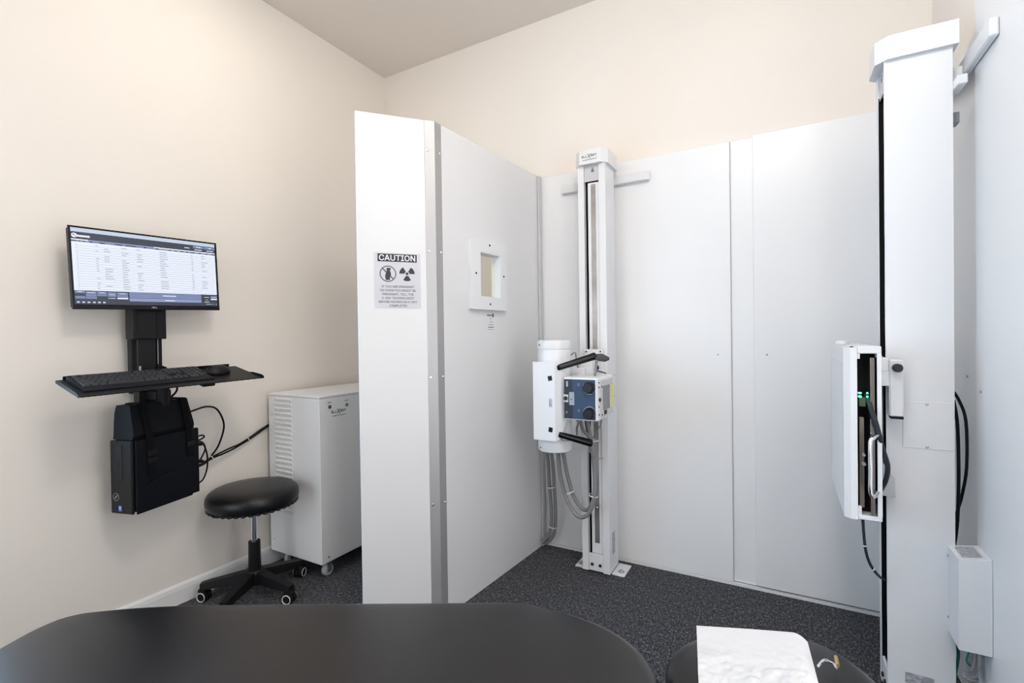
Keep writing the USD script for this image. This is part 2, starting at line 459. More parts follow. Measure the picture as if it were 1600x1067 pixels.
def slab(fn, s0, s1, z0, z1, o0, o1, b=0.002):
    """Chamfered block in a panel's own directions: along the panel, outwards, up."""
    o = fn(0, 0)
    e = fn(1, 0) - o
    nn = fn(0, 0, 1) - o
    m = bx(s0, s1, -o1, -o0, z0, z1, b)   # local: x along, y inwards
    return tf(m, np.array([[e[0], -nn[0], 0, o[0]], [e[1], -nn[1], 0, o[1]], [0, 0, 1, 0], [0, 0, 0, 1.0]]))


S2 = lambda y: (y - F1[1]) / d2[1]
t = Thing("shielding_screen", "tall folded white shielding screen with a small viewing window", "screen", (F1[0], F1[1], 0))
t.part("panel", slab(on1, 0, L1 - .004, 0, PZ, -TH, 0), SHIELD)
wa, wb, wz0, wz1 = S2(1.933), S2(2.10), 1.402, 1.616
x2 = (d2[0], d2[1], 0)
p2 = extr(sbox(.004, 0, L2, PZ).difference(sbox(wa, wz0, wb, wz1)), TH, on2(0, 0, -TH), x2, Z3)
t.part("panel", p2, SHIELD)
strip = cat(slab(on1, L1 - .042, L1 + .001, 0.004, PZ, 0, .0025, .0008), slab(on2, -.001, .042, 0.004, PZ, 0, .0025, .0008))
sp = t.part("corner_strip", strip, STEEL, label="bare steel corner strip")
for z in (2.003, 1.578, 1.043, .501):
    t.part("screw", screw(on1(L1 - .030, z, .0025), (n1[0], n1[1], 0), .0055, .003), CHROME, sp)
    t.part("screw", screw(on2(.030, z, .0025), (n2[0], n2[1], 0), .0055, .003), CHROME, sp)
# back corner strip where the screen meets the wall panel
t.part("wall_strip", cat(slab(on2, L2 - .030, L2 + .004, 0.0, PZ, .0, .014, .004)), LGREY)
fa, fb, fz0, fz1 = S2(1.863), S2(2.152), 1.342, 1.676
fr = extr(sbox(fa, fz0, fb, fz1).buffer(-.003).buffer(.003).difference(sbox(wa, wz0, wb, wz1)), .0215, on2(0, 0, .0005), x2, Z3)
fp = t.part("window_frame", fr, ENAMEL, label="white viewing window frame")
for s, z in (((fa + wa) / 2, 1.51), ((fb + wb) / 2, 1.515), ((fa + fb) / 2, 1.655), ((fa + fb) / 2, 1.37)):
    t.part("screw", screw(on2(s, z, .022), (n2[0], n2[1], 0), .005, .003), DSCREW, fp)
t.part("reveal", cat(slab(on2, wa - .001, wa + .004, wz0, wz1, -TH, .020, 0), slab(on2, wb - .004, wb + .001, wz0, wz1, -TH, .020, 0), slab(on2, wa, wb, wz0 - .001, wz0 + .004, -TH, .020, 0),
       slab(on2, wa, wb, wz1 - .004, wz1 + .001, -TH, .020, 0)), ENAMEL, fp)
t.part("glass", slab(on2, wa, wb, wz0, wz1, -.016, -.008, 0), LEADGLASS, label="lead glass viewing pane")
# maker's plate under the window (small print)
lab = []
for s0, s1, z, h in ((2.035, 2.050, 1.283, .003), (2.028, 2.045, 1.300, .002), (2.02, 2.06, 1.270, .002), (2.015, 2.062, 1.257, .0035), (2.012, 2.064, 1.247, .0015)):
    lab.append(slab(on2, S2(s0), S2(s1), z, z + h, .0003, .0009, 0))
lab.append(slab(on2, S2(2.049), S2(2.064), 1.309, 1.326, .0003, .0009, 0))
lab.append(slab(on2, S2(2.008), S2(2.043), 1.314, 1.320, .0003, .0009, 0))
t.part("printed_plate", cat(lab), INKG, label="small maker's print")

# caution notice on the screen
t = Thing("caution_sign", "paper radiation warning notice headed CAUTION on the screen's front panel", "sign", on1(.16, 1.336))
xa = (d1[0], d1[1], 0)
t.part("sheet", slab(on1, .0655, .2535, 1.335, 1.564, .0004, .0012, 0), SIGNP)
hd = t.part("header_bar", slab(on1, .079, .2385, 1.527, 1.559, .0012, .0016, 0), INK)
t.part("header_lettering", text("CAUTION", .0225, on1(.1588, 1.5320, .0016), xa, Z3, .0004, True, "c", .148), WHITEINK, hd)


def ring2d(cx, cz, r0, r1):
    return Point(cx, cz).buffer(r1, 48).difference(Point(cx, cz).buffer(r0, 48))


o1 = on1(0, 0, .0012)
cx, cz, R = .120, 1.477, .0335
bar = Polygon([(cx - .0245, cz + .0205), (cx - .0205, cz + .0245), (cx + .0245, cz - .0205), (cx + .0205, cz - .0245)])
t.part("ban_ring", extr(unary_union([ring2d(cx, cz, .0292, R), bar]), .0004, o1, xa, Z3), INKG)
fig = Polygon([(cx - .004, cz + .0235), (cx + .009, cz + .0235), (cx + .0105, cz + .020), (cx + .009, cz + .0165), (cx + .006, cz + .014), (cx + .0085, cz + .010), (cx + .011, cz + .002), (cx + .011, cz - .008),
               (cx + .008, cz - .012), (cx + .006, cz - .006), (cx + .0075, cz - .017), (cx + .007, cz - .0245), (cx - .009, cz - .0245), (cx - .009, cz - .018), (cx - .011, cz - .012), (cx - .0095, cz - .004), (cx - .007, cz + .003),
               (cx - .005, cz + .010), (cx - .002, cz + .014), (cx - .0055, cz + .018)]).buffer(.0012).buffer(-.0004)
t.part("pregnant_figure", extr(fig, .0008, o1, xa, Z3), INK)
cx, cz = .1975, 1.479
tre = [Point(cx, cz).buffer(.0057, 24)]
for a0 in (0, 120, 240):
    A = np.radians(np.linspace(a0, a0 + 60, 14))
    tre.append(Polygon([(cx + .0315 * math.cos(x), cz + .0305 * math.sin(x)) for x in A] + [(cx + .0095 * math.cos(x), cz + .0095 * math.sin(x)) for x in A[::-1]]))
t.part("trefoil", extr(unary_union(tre), .0005, o1, xa, Z3), INK)
lines = [("IF YOU ARE PREGNANT", .133), ("OR THINK YOU MIGHT BE", .146), ("PREGNANT, TELL THE", .127), ("X-RAY TECHNOLOGIST", .132), ("BEFORE HAVING AN X-RAY", .156), ("COMPLETED", .072)]
for k, (s, w) in enumerate(lines):
    t.part("text_line", text(s, .0088, on1(.160, 1.4200 - k * .0157, .0012), xa, Z3, .0004, True, "c", w), INKG)

# ================================================================== x-ray stand columns


def logo(t, parent, o, x, s, material=INK):
    """Company lettering N.J. X RAY with a small line of print below; s = height of the small capitals."""
    x = np.array(x, float)
    up = np.array(Z3, float)
    o = np.array(o, float)
    t.part("lettering", cat(text("N.J.", s, o, x, Z3, .0004, True), text("X", s * 1.9, o + x * s * 2.55 - up * s * .45, x, Z3, .0004), text("RAY", s, o + x * s * 4.2 + up * s * .15, x, Z3, .0004, True)), material, parent)
    n = np.cross(x, up)
    b = []
    rnd = random.Random(3)
    p = s * .4
    while p < s * 6.6:
        w = s * rnd.uniform(.5, 1.3)
        b.append(tf(bx(p, p + w, -s * .12, s * .12, 0, .0004), frame_m(o - up * s * 1.05, x, up)))
        p += w + s * .28
    t.part("fine_print", cat(b), material, parent)


def column(M4, depth, label, name, with_logo, open_slot=False):
    """Local frame: the front faces -y, centre of the footprint at the origin."""
    hw, hd = .0725, depth / 2
    G = lambda m: tf(m, M4)
    t = Thing(name, label, "x-ray stand", M4[:3, 3])
    top = 2.075
    # one bent channel: two front flanges, two sides, back
    prof = lambda sg, w: Polygon([(sg * hw, -hd), (sg * hw, hd), (sg * (hw - .008), hd), (sg * (hw - .008), -hd + .030), (sg * (hw - w), -hd + .030), (sg * (hw - w), -hd)]).buffer(-.0012, join_style=1).buffer(.0012, join_style=1)
    t.part("side_channel", G(extr(prof(-1, .033), top - .010, (0, 0, .010))), ENAMEL)
    sw = t.part("side_channel", G(extr(prof(1, .0085 if open_slot else .035), top - .010, (0, 0, .010))), ENAMEL)
    t.part("back_wall", G(bx(-hw + .008, hw - .008, hd - .008, hd, .010, top)), ENAMEL)
    if open_slot:
        # the counterweight slot faces the room's left side: dark sheets inside, no guide plate at the front
        t.part("dark_channel_sheet", G(cat(bx(-hw + .033, -hw + .0345, -hd + .0015, -hd + .06, .012, 2.0), bx(-hw + .033, hw - .0085, -hd + .0585, -hd + .060, .012, 2.0), bx(-hw + .0085, -hw + .033, -hd + .0305, -hd + .032, .012, 2.0))), DARKGAP)
    else:
        t.part("dark_channel_sheet", G(bx(-hw + .0085, hw - .0085, -hd + .032, -hd + .036, .012, top - .01)), DARKGAP)  # dark sheet standing in for shade in the gap beside the plate
        ip = t.part("inner_plate", G(bx(-.0230, hw - .0355, -hd + .010, -hd + .016, .10, 1.985, .001)), ENAMEL)
        t.part("rail_strip", G(bx(-.006, .0185, -hd + .0075, -hd + .0102, .155, 1.975, .0005)), STRIPMET, ip, label="metal guide strip")
        for z in (1.965, .335):
            t.part("screw", G(screw((.006, -hd + .0075, z), (0, -1, 0), .006, .003)), CHROME, ip)
    hdp = t.part("header_plate", G(bx(-hw + .034, hw - (.0095 if open_slot else .036), -hd + .004, -hd + .0075, 1.99, 2.072, .001)), LGREY)
    t.part("printed_mark", G(cat(bx(.000, .013, -hd + .0032, -hd + .0041, 2.036, 2.0485), bx(.002, .011, -hd + .0031, -hd + .0041, 2.052, 2.057))), INKG, hdp)
    t.part("foot_plate", G(bx(-hw + .034, hw - .036, -hd + .002, -hd + .010, .012, .10, .002)), ENAMEL)
    for x in (-.020, .022):
        t.part("bolt", G(lathe([(0, 0), (.0085, 0), (.0085, .004), (.006, .006), (0, .006)], (x, -hd + .002, .045), (0, -1, 0), 6)), DSCREW)
    # cap with cut front corners
    c = .030
    x0, x1, y0, y1 = -.0835, .0855, -hd - .022, hd + .012
    cap = t.part("cap", G(hull([(x, y, z) for z in (2.072, 2.1445) for x, y in ((x0 + c, y0), (x1 - c, y0), (x1, y0 + c), (x1, y1), (x0, y1), (x0, y0 + c))])), ENAMEL, smooth=False)
    if with_logo:
        o = M4 @ np.array([-.0415, y0, 2.104, 1])
        logo(t, cap, o[:3], M4[:3, 0], .0115)
    # floor plates either side, with bolts
    for sx, ln in ((-1, .052), (1, .066)):
        bp = t.part("floor_plate", G(bx(sx * hw, sx * (hw + ln), -.045, .085, 0, .006, .001)), ENAMEL)
        t.part("bolt", G(cat(lathe([(0, 0), (.017, 0), (.017, .002), (0, .002)], (sx * (hw + ln * .58), -.005, .006), (0, 0, 1), 20), lathe([(0, 0), (.010, 0), (.010, .006), (.007, .008), (0, .008)], (sx * (hw + ln * .58), -.005, .008), (0, 0, 1), 6))), SCREW, bp)
    return t, G, sw


def Mz(deg, loc):
    a = math.radians(deg)
    return np.array([[math.cos(a), -math.sin(a), 0, loc[0]], [math.sin(a), math.cos(a), 0, loc[1]], [0, 0, 1, loc[2]], [0, 0, 0, 1.0]])


# tube column against the back wall
t, G, sw = column(Mz(0, (1.6075, 2.412, 0)), .144, "white tube column with lettered cap standing before the back wall", "tube_column", True)
wb_ = t.part("wall_bar", bx(1.369, 1.855, yp - .026, yp - .001, 2.006, 2.051, .004), ENAMEL, label="white bar fixing the column to the wall panel")
t.part("wall_bracket", bx(1.57, 1.645, 2.484, yp - .026, 1.985, 2.03, .002), GREYMET)
t.part("rating_plate", bx(1.6802, 1.6810, 2.385, 2.425, .095, .205), LABELGREY, sw, label="grey printed rating label")
for z in (1.005, .895):
    t.part("screw", screw((1.680, 2.45, z), (1, 0, 0), .004, .002), SCREW, sw)

# detector column against the right wall
t2, G2, sw2 = column(Mz(-90, (2.818, 2.0185, 0)), .168, "white detector column in the right foreground against the right wall", "detector_column", False, open_slot=True)
yn = 2.0185 - .0725
t2.part("wall_bar", bx(xp - .021, xp - .001, 1.775, 2.262, 1.998, 2.050, .004), ENAMEL, label="white bar on the right wall")
t2.part("wall_bracket", cat(bx(2.903, xp - .022, 1.99, 2.047, 1.985, 2.025, .002), bx(2.902, 2.926, 1.905, 1.99, 1.938, 1.966, .002)), ENAMEL)
t2.part("cable_clip", bx(2.902, 2.93, 2.0, 2.04, 1.855, 1.89, .002), GREYMET)
cp = t2.part("access_cover", bx(2.776, 2.899, yn - .0016, yn + .0005, .842, .989, .0006), ENAMEL)
for z in (.982, .849):
    t2.part("screw", screw((2.836, yn - .0016, z), (0, -1, 0), .0042, .0025), SCREW, cp)
pl = []
t2.part("rating_plate", bx(2.778, 2.850, yn - .0012, yn + .0003, .03, .125), LABELGREY, sw2, label="grey printed rating label")

# ================================================================== detector cabinet on the right column
t = Thing("detector_cabinet", "white upright detector cabinet with green lights on the right column", "detector", (2.66, 2.01, .66))
by0, by1, bz0, bz1 = 1.775, 2.262, .645, 1.163
# front cover with chamfered vertical edges
bxf = 2.607
cover = extr([(bxf, by0 + .016), (bxf + .016, by0), (2.640, by0), (2.640, by1), (bxf + .016, by1), (bxf, by1 - .016)], bz1 - bz0, (0, 0, bz0))
t.part("front_cover", cover, ENAMEL, smooth=False)
t.part("printed_outline", cat(bx(bxf - .0006, bxf + .0003, by0 + .05, by0 + .052, bz0 + .05, bz1 - .05), bx(bxf - .0006, bxf + .0003, by1 - .052, by1 - .05, bz0 + .05, bz1 - .05),
       bx(bxf - .0006, bxf + .0003, by0 + .05, by1 - .05, .955, .957), bx(bxf - .0006, bxf + .0003, by0 + .05, by1 - .05, bz1 - .052, bz1 - .05)), LGREY)
hs = t.part("housing", cat(bx(2.640, 2.700, by0 + .004, by1 - .004, bz1 - .018, bz1 + .004, .002), bx(2.640, 2.700, by0 + .004, by1 - .004, bz0 + .0, bz0 + .014, .002),
       bx(2.6885, 2.700, by0 + .002, by1 - .004, bz0 + .013, bz1 - .017, .001), bx(2.640, 2.689, by1 - .02, by1 - .004, bz0 + .013, bz1 - .017, .001), bx(2.6402, 2.650, by0 + .006, by0 + .016, bz0 + .013, bz0 + .04, .001),
       bx(2.6402, 2.648, by0 + .006, by0 + .016, bz1 - .034, bz1 - .017, .001)), ENAMEL)
t.part("slot_lining", cat(bx(2.641, 2.688, by0 + .045, by0 + .05, bz0 + .015, bz1 - .019), bx(2.6405, 2.6425, by0 + .008, by0 + .045, bz0 + .015, bz1 - .019), bx(2.6868, 2.6884, by0 + .006, by0 + .045, bz0 + .05, bz1 - .03)), DARKGAP)
tr = t.part("cassette_tray", cat(bx(2.645, 2.658, by0 + .012, by0 + .16, bz0 + .035, bz1 - .21, .001), bx(2.6735, 2.6835, by0 + .004, by0 + .16, bz0 + .018, bz1 - .03, .001)), BROWNMET, label="bronze sliding tray in the slot")
t.part("tray_edge", bx(2.6725, 2.6735, by0 + .003, by0 + .012, bz0 + .02, bz1 - .03), CHROME, tr)
t.part("circuit_cover", bx(2.645, 2.662, by0 + .010, by0 + .04, .985, 1.012, .001), mat("olive_board", (.05, .07, .04), .5), tr)
for x, y, z, w in ((2.6485, by0 + .008, 1.0265, .0062), (2.6485, by0 + .008, 1.0155, .0062), (2.6665, by0 + .010, 1.0265, .0035), (2.6665, by0 + .010, 1.0155, .0035)):
    t.part("indicator_light", cat(bx(x - w, x + w * .6, y - .003, y + .004, z - .0030, z + .0030, .0022)), LED, label="glowing green indicator")
hd_ = t.part("handle", tube([(2.689, by0 - .002, .906), (2.676, by0 - .028, .900), (2.667, by0 - .034, .885), (2.667, by0 - .034, .80), (2.667, by0 - .034, .742), (2.675, by0 - .028, .728), (2.687, by0 - .002, .734)], .0058, 12, 8), CHROME, label="bright bent rod handle")
t.part("latch", cat(cyl((2.655, by0 + .012, .842), (2.655, by0 - .006, .842), .004, 12), cyl((2.655, by0 + .012, .815), (2.655, by0 - .006, .815), .005, 12)), GREYMET)
t.part("top_knob", lathe([(0, 0), (.019, 0), (.021, .006), (.019, .013), (.012, .016), (0, .016)], (2.632, 2.10, bz1 + .002), (0, 0, 1), 24), ENAMEL)
for y in (1.83, 2.23):
    t.part("screw", screw((2.632, y, bz1), (0, 0, 1), .005, .003), DSCREW)
ar = t.part("carriage_arm", cat(bx(2.7002, 2.733, yn - .060, yn + .03, 1.085, 1.128, .003), bx(2.734, 2.770, yn - .058, yn - .020, .945, 1.122, .004), bx(2.700, 2.7338, yn - .058, yn - .045, 1.04, 1.09, .002)), ENAMEL)
t.part("carriage_plate", bx(2.7004, 2.7335, yn + .035, yn + .11, .70, 1.13, .003), LGREY)
t.part("clamp_knob", cat(lathe([(0, 0), (.008, 0), (.008, .012), (.013, .013), (.013, .024), (.010, .028), (0, .028)], (2.752, yn - .058, 1.098), (0, -1, 0), 20)), DSCREW)
t.part("clamp_collar", lathe([(0, 0), (.0125, 0), (.0125, .004), (0, .004)], (2.752, yn - .058, 1.098), (0, -1, 0), 20), STEEL)
t.part("arm_foot", bx(2.738, 2.769, yn - .057, yn - .022, .9385, .9455), RUBBER)
gus = extr([(2.7002, .80), (2.716, .80), (2.752, .745), (2.752, .690), (2.7002, .690)], .004, (0, yn - .02, 0), (1, 0, 0), (0, 0, 1))
t.part("gusset", cat(gus, bx(2.7002, 2.754, yn - .024, yn - .003, .686, .691, .001)), LGREY)

t.part("detector_lead", tube([(2.6665, by0 + .03, 1.02), (2.672, by0 + .0, .985), (2.686, by0 - .006, .93), (2.703, by0 + .02, .86), (2.722, by0 + .07, .80), (2.725, by0 + .12, .745), (2.712, by0 + .14, .70)], .0070, 12, 10), CABLEDK, label="thick slate lead")

t = Thing("hanging_cable", "thin dark cable hanging below the detector cabinet towards its column", "cable", (2.66, 1.87, .64))
hc = [(2.662, 1.87, .652), (2.663, 1.87, .60), (2.668, 1.87, .53), (2.679, 1.885, .482), (2.698, 1.91, .442), (2.722, 1.95, .408), (2.752, 1.99, .385)]
t.part("cord", tube(hc, .0042, 10, 10), CABLEDK)
for p, a in (((2.667, 1.87, .535), (0, 0, 1)), ((2.690, 1.895, .455), (.6, .4, -.7))):
    t.part("cable_tie", lathe([(.0042, -.002), (.0056, -.002), (.0056, .002), (.0042, .002)], p, a, 12), TIE)

# junction box and wiring behind the detector column
t = Thing("junction_box", "white wall junction box with sloped top behind the detector column", "junction box", (2.93, 1.93, .2))
jx0, jy0, jy1 = 2.885, 1.845, 2.11
box_ = hull([(x, y, z) for (x, z) in ((jx0, .292), (jx0, .545), (xp - .001, .60), (xp - .001, .255)) for y in (jy0 - .0, jy0 + .11)])
box_ = hull([(jx0, y, z) for y in (jy0, jy0 + .11) for z in (.285, .548)] + [(xp - .001, y, z) for y in (jy0, jy0 + .11) for z in (.285, .56)])
t.part("housing", box_, ENAMEL, smooth=False)
t.part("rating_plate", tf(bx(0, .045, 0, .075, 0, .0006), frame_m((jx0 + .012, jy0 + .018, .5515), (xp - jx0, 0, .012), (0, 1, 0))), LABELGREY, label="grey printed label")
for z in (.33, .52):
    t.part("screw", screw((jx0, jy0 + .10, z), (-1, 0, 0), .004, .003), SCREW)
t.part("conduit", cat(cyl((2.925, jy0 + .066, .286), (2.925, jy0 + .066, .175), .016, 20), torus((2.925, jy0 + .066, .178), (0, 0, 1), .016, .003), torus((2.925, jy0 + .066, .27), (0, 0, 1), .0165, .003)), GREYMET)
for k, (pts, m_) in enumerate(((((2.93, jy0 + .03, .288), (2.925, jy0 + .025, .25), (2.92, jy0 + .025, .225), (2.915, jy0 + .045, .205), (2.91, jy0 + .07, .19)), CABLEGRY),
                               (((2.925, jy0 + .045, .288), (2.915, jy0 + .04, .26), (2.912, jy0 + .045, .235), (2.92, jy0 + .05, .22)), CABLEGRN),
                               (((2.935, jy0 + .012, .288), (2.93, jy0 + .008, .24), (2.925, jy0 + .02, .205), (2.91, jy0 + .045, .185)), CABLEGRY))):
    t.part("wire", tube(pts, .0026, 8, 8), m_)
t = Thing("power_cables", "pair of black cables running down behind the detector column", "cable", (2.92, 2.05, 0))
t.part("cord", tube([(2.916, 2.06, 1.03), (2.936, 2.045, .985), (2.948, 2.03, .92), (2.949, 2.03, .78), (2.942, 2.05, .68), (2.932, 2.07, .60), (2.925, 2.095, .45), (2.918, 2.12, .30), (2.915, 2.12, .02)], .0042, 10, 10), CABLEBLK)
t.part("cord", tube([(2.916, 2.02, .99), (2.922, 2.008, .92), (2.924, 2.005, .80), (2.924, 2.01, .68), (2.922, 2.02, .58), (2.917, 2.06, .45), (2.914, 2.095, .3), (2.912, 2.095, .02)], .0045, 10, 10), CABLEBLK)
single("earth_wire", tube([(2.912, 2.028, .40), (2.915, 2.02, .30), (2.918, 2.0, .22), (2.916, 1.985, .19), (2.915, 2.02, .10), (2.912, 2.04, .012)], .004, 8, 10), CABLEGRN,
       "green earth wire beside the wall junction box", "cable")

# ================================================================== x-ray tube head on its column
t = Thing("tube_head", "white x-ray tube head with blue dial panel on the tube column", "x-ray tube", (1.50, 2.10, .69))
TX, TY = 1.497, 2.105
t.part("tube_housing", lathe([(0, .705), (.078, .705), (.078, 1.155), (0, 1.155)], (TX, TY, 0), (0, 0, 1), 48), ENAMEL)
t.part("end_cap", lathe([(0.0, 0), (.0795, 0), (.0815, .004), (.0815, .028), (.079, .038), (.070, .043), (0, .044)], (TX, TY, 1.150), (0, 0, 1), 48), ENAMEL)
t.part("end_cap", lathe([(0.0, 0), (.070, .001), (.079, .006), (.0815, .016), (.0815, .046), (.0795, .050), (0, .050)], (TX, TY, .668), (0, 0, 1), 48), ENAMEL)
for z in (1.17, .69):
    t.part("screw", screw((TX - .045, TY - .067, z), (-.55, -.83, 0), .004, .002), DSCREW)
# front cover: block tapering back towards the beam side
yc = 1.985
cov = hull([(1.443, yc, .738), (1.443, yc, 1.094), (1.552, yc, .738), (1.552, yc, 1.094), (1.572, yc + .03, .80), (1.572, yc + .03, 1.035), (1.585, yc + .06, .83), (1.585, yc + .06, 1.01), (1.443, TY, .76), (1.443, TY, 1.07), (1.585, TY, .83), (1.585, TY, 1.01), (1.566, yc + .02, .745), (1.566, yc + .02, 1.088)])
cv = t.part("front_cover", cov, ENAMEL, smooth=False)
for z in (1.021, .789):
    t.part("socket_plate", tf(bx(-.0095, .0095, -.0105, .0105, -.0005, .0015), frame_m((1.529, yc, z), (1, 0, .18 if z > .9 else -.12), (-.18 if z > .9 else .12, 0, 1))), BLACKPL, cv, label="black square plug")
t.part("scale_window", bx(1.523, 1.537, yc - .0012, yc + .0004, .890, .930), LABELGREY, cv)
for z in (.955, .878):
    t.part("screw", screw((1.579, yc + .045, z), (.8, -.6, 0), .005, .003), SCREW, cv)


# handles
def handle(p0, p1, tail):
    p0, p1 = np.array(p0), np.array(p1)
    L = np.linalg.norm(p1 - p0)
    g = lathe([(0, 0), (.010, .001), (.0125, .006), (.0135, .02), (.0165, L * .85), (.0175, L * .95), (.016, L), (0, L)], p0, p1 - p0, 20)
    h_ = t.part("handle", g, mat("gloss_black_grip", (.005, .005, .006), .18, spec=.3), label="glossy black handle grip")
    for nm, m_ in tail:
        t.part(nm, m_, mat("dark_grey_clamp", (.07, .07, .075), .45) if nm == "bracket" else CABLEGRY, h_)


handle((1.556, 2.00, 1.066), (1.700, 2.11, 1.118), [("bracket", hull([(x, y, z) for x, y, z in ((1.695, 2.105, 1.126), (1.725, 2.13, 1.128), (1.752, 2.15, 1.110), (1.752, 2.15, 1.098), (1.735, 2.14, 1.090), (1.705, 2.12, 1.094), (1.705, 2.09, 1.11), (1.74, 2.13, 1.10))])),
                                                    ("stem", cyl((1.705, 2.115, 1.10), (1.695, 2.11, 1.02), .006, 12))])
handle((1.560, 2.00, .768), (1.684, 2.09, .722), [("stem", cyl((1.56, 2.01, .768), (1.53, 2.05, .78), .008, 12))])
# carriage linking the tube head to its column
t.part("carriage_plate", bx(1.568, 1.663, 2.318, 2.3385, .80, 1.142, .002), ENAMEL)
for x, z in ((1.578, 1.13), (1.652, 1.13), (1.652, .815), (1.578, .815)):
    t.part("screw", screw((x, 2.318, z), (0, -1, 0), .004, .003), DSCREW)
t.part("carriage_block", cat(bx(1.585, 1.650, 2.20, 2.318, .90, 1.105, .006), bx(1.50, 1.62, 2.17, 2.215, .92, 1.06, .006)), ENAMEL)
t.part("lock_knob", cat(lathe([(0, 0), (.010, 0), (.011, .012), (.008, .016), (0, .016)], (1.650, 2.25, 1.055), (1, 0, 0), 16), cyl((1.65, 2.26, 1.04), (1.69, 2.29, 1.025), .003, 8)), DSCREW)
# collimator
kx0, kx1, ky0, ky1, kz0, kz1 = 1.588, 1.746, 2.0, 2.212, .838, 1.026
co = t.part("collimator", bx(kx0, kx1, ky0, ky1, kz0, kz1, .005), ENAMEL, label="white beam collimator box")
fy = ky0
t.part("dial_panel", bx(kx0 + .003, kx1 - .010, fy - .0015, fy + .0005, kz0 + .006, kz1 - .008), NAVY, co, label="blue dial panel")
t.part("panel_band", bx(kx0 + .003, kx0 + .043, fy - .0019, fy, kz0 + .006, kz1 - .008), SLATE, co)
for z, zz in ((.984, 1), (.872, -1)):
    kc = (1.710, fy - .0015, z)
    t.part("dial", lathe([(0, 0), (.0255, 0), (.0255, .010), (.0235, .020), (.020, .024), (0, .024)], kc, (0, -1, 0), 32), mat("dial_black", (.006, .007, .011), .3, spec=.3), co, label="round black dial")
    arc = []
    for a in np.radians(np.arange(150, 290, 9) if zz > 0 else np.arange(60, 200, 9)):
        o = np.array(kc) + np.array([math.cos(a) * .0300, 0, math.sin(a) * .0300])
        arc.append(bx(o[0] - .0012, o[0] + .0012, fy - .0019, fy - .0014, o[2] - .0012, o[2] + .0012))
    arc.append(extr(ring2d(1.710, z, .0275, .0283).intersection(sbox(1.65, z - .04 if zz > 0 else z, 1.735, z if zz > 0 else z + .04)), .0004, (0, fy - .0015, 0), (1, 0, 0), (0, 0, 1)))
    t.part("dial_scale", cat(arc), PANELINK, co)
t.part("panel_marks", cat([bx(1.655, 1.665, fy - .0019, fy - .0014, z, z + .0016) for z in (.877, .883, .990, .998)] + [bx(1.655, 1.6565, fy - .0019, fy - .0014, .990, .999), bx(1.6635, 1.665, fy - .0019, fy - .0014, .990, .999)]
       + [text("A", .011, (1.598, fy - .0019, .866), (1, 0, 0), Z3, .0004)] + [bx(1.602, 1.610, fy - .0023, fy - .0018, .985, 1.010, 0)]), PANELINK, co)
t.part("switch_plate", bx(1.5885, 1.611, fy - .0026, fy - .0018, .916, .950, .0005), LGREY, co)
t.part("light_button", lathe([(0, 0), (.0092, 0), (.0092, .004), (.007, .006), (0, .006)], (1.599, fy - .0026, .933), (0, -1, 0), 20), DSCREW, co)
t.part("level_window", extr(sbox(1.619, .907, 1.637, .959).buffer(.003), .0022, (0, fy - .0015, 0), (1, 0, 0), (0, 0, 1)), mat("window_grey", (.33, .37, .43), .25), co)
t.part("switch_toggle", cyl((1.6275, fy - .0035, .931), (1.6275, fy - .008, .931), .002, 8), DSCREW, co)
# beam side
t.part("beam_frame", cat(bx(kx1 - .001, kx1 + .004, ky0 + .035, ky1 - .012, kz1 - .040, kz1 - .012, .001), bx(kx1 - .001, kx1 + .004, ky0 + .035, ky1 - .012, kz0 + .012, kz0 + .040, .001),
       bx(kx1 - .001, kx1 + .004, ky0 + .035, ky0 + .06, kz0 + .04, kz1 - .04, .001), bx(kx1 - .001, kx1 + .004, ky1 - .05, ky1 - .012, kz0 + .04, kz1 - .04, .001)), LGREY, co)
t.part("aperture", bx(kx1 - .0005, kx1 + .002, ky0 + .06, ky1 - .05, kz0 + .04, kz1 - .04), APERT, co, label="grey beam aperture")
t.part("warning_label", bx(kx1 + .0035, kx1 + .006, ky1 - .040, ky1 - .006, .880, .985), YELLOW, co, label="yellow label strip")
for y, z in ((ky0 + .018, 1.005), (ky0 + .018, .985), (ky0 + .045, .985), (ky0 + .018, .865), (ky0 + .045, .862), (ky0 + .018, .90)):
    t.part("screw", screw((kx1 + (.004 if y > ky0 + .04 else 0), y, z), (1, 0, 0), .0035, .003), DSCREW, co)
t.part("latch", cat(lathe([(0, 0), (.008, 0), (.008, .006), (0, .007)], (kx1, ky0 + .025, .930), (1, 0, 0), 12), bx(kx1 + .003, kx1 + .010, ky0 + .075, ky0 + .10, kz0 + .022, kz0 + .040, .002)), DSCREW, co)


for pts, r_ in (([(1.545, 2.03, .762), (1.57, 2.03, .735), (1.60, 2.05, .735)], .0022), ([(1.67, 2.08, .725), (1.672, 2.10, .68), (1.69, 2.15, .64), (1.70, 2.20, .63)], .0022),
                ([(1.555, 2.14, .99), (1.575, 2.2, .90), (1.59, 2.19, .82), (1.60, 2.2, .76), (1.622, 2.232, .715)], .008), ([(1.60, 2.1, .84), (1.60, 2.14, .80), (1.585, 2.16, .77), (1.59, 2.15, .74)], .005),
                ([(1.70, 2.18, .84), (1.69, 2.2, .79), (1.66, 2.22, .75), (1.640, 2.232, .715)], .003), ([(1.57, 2.13, 1.12), (1.585, 2.15, 1.13), (1.588, 2.16, 1.09), (1.59, 2.19, 1.03)], .004)):
    t.part("lead", tube(pts, r_, 8), CABLEGRY)


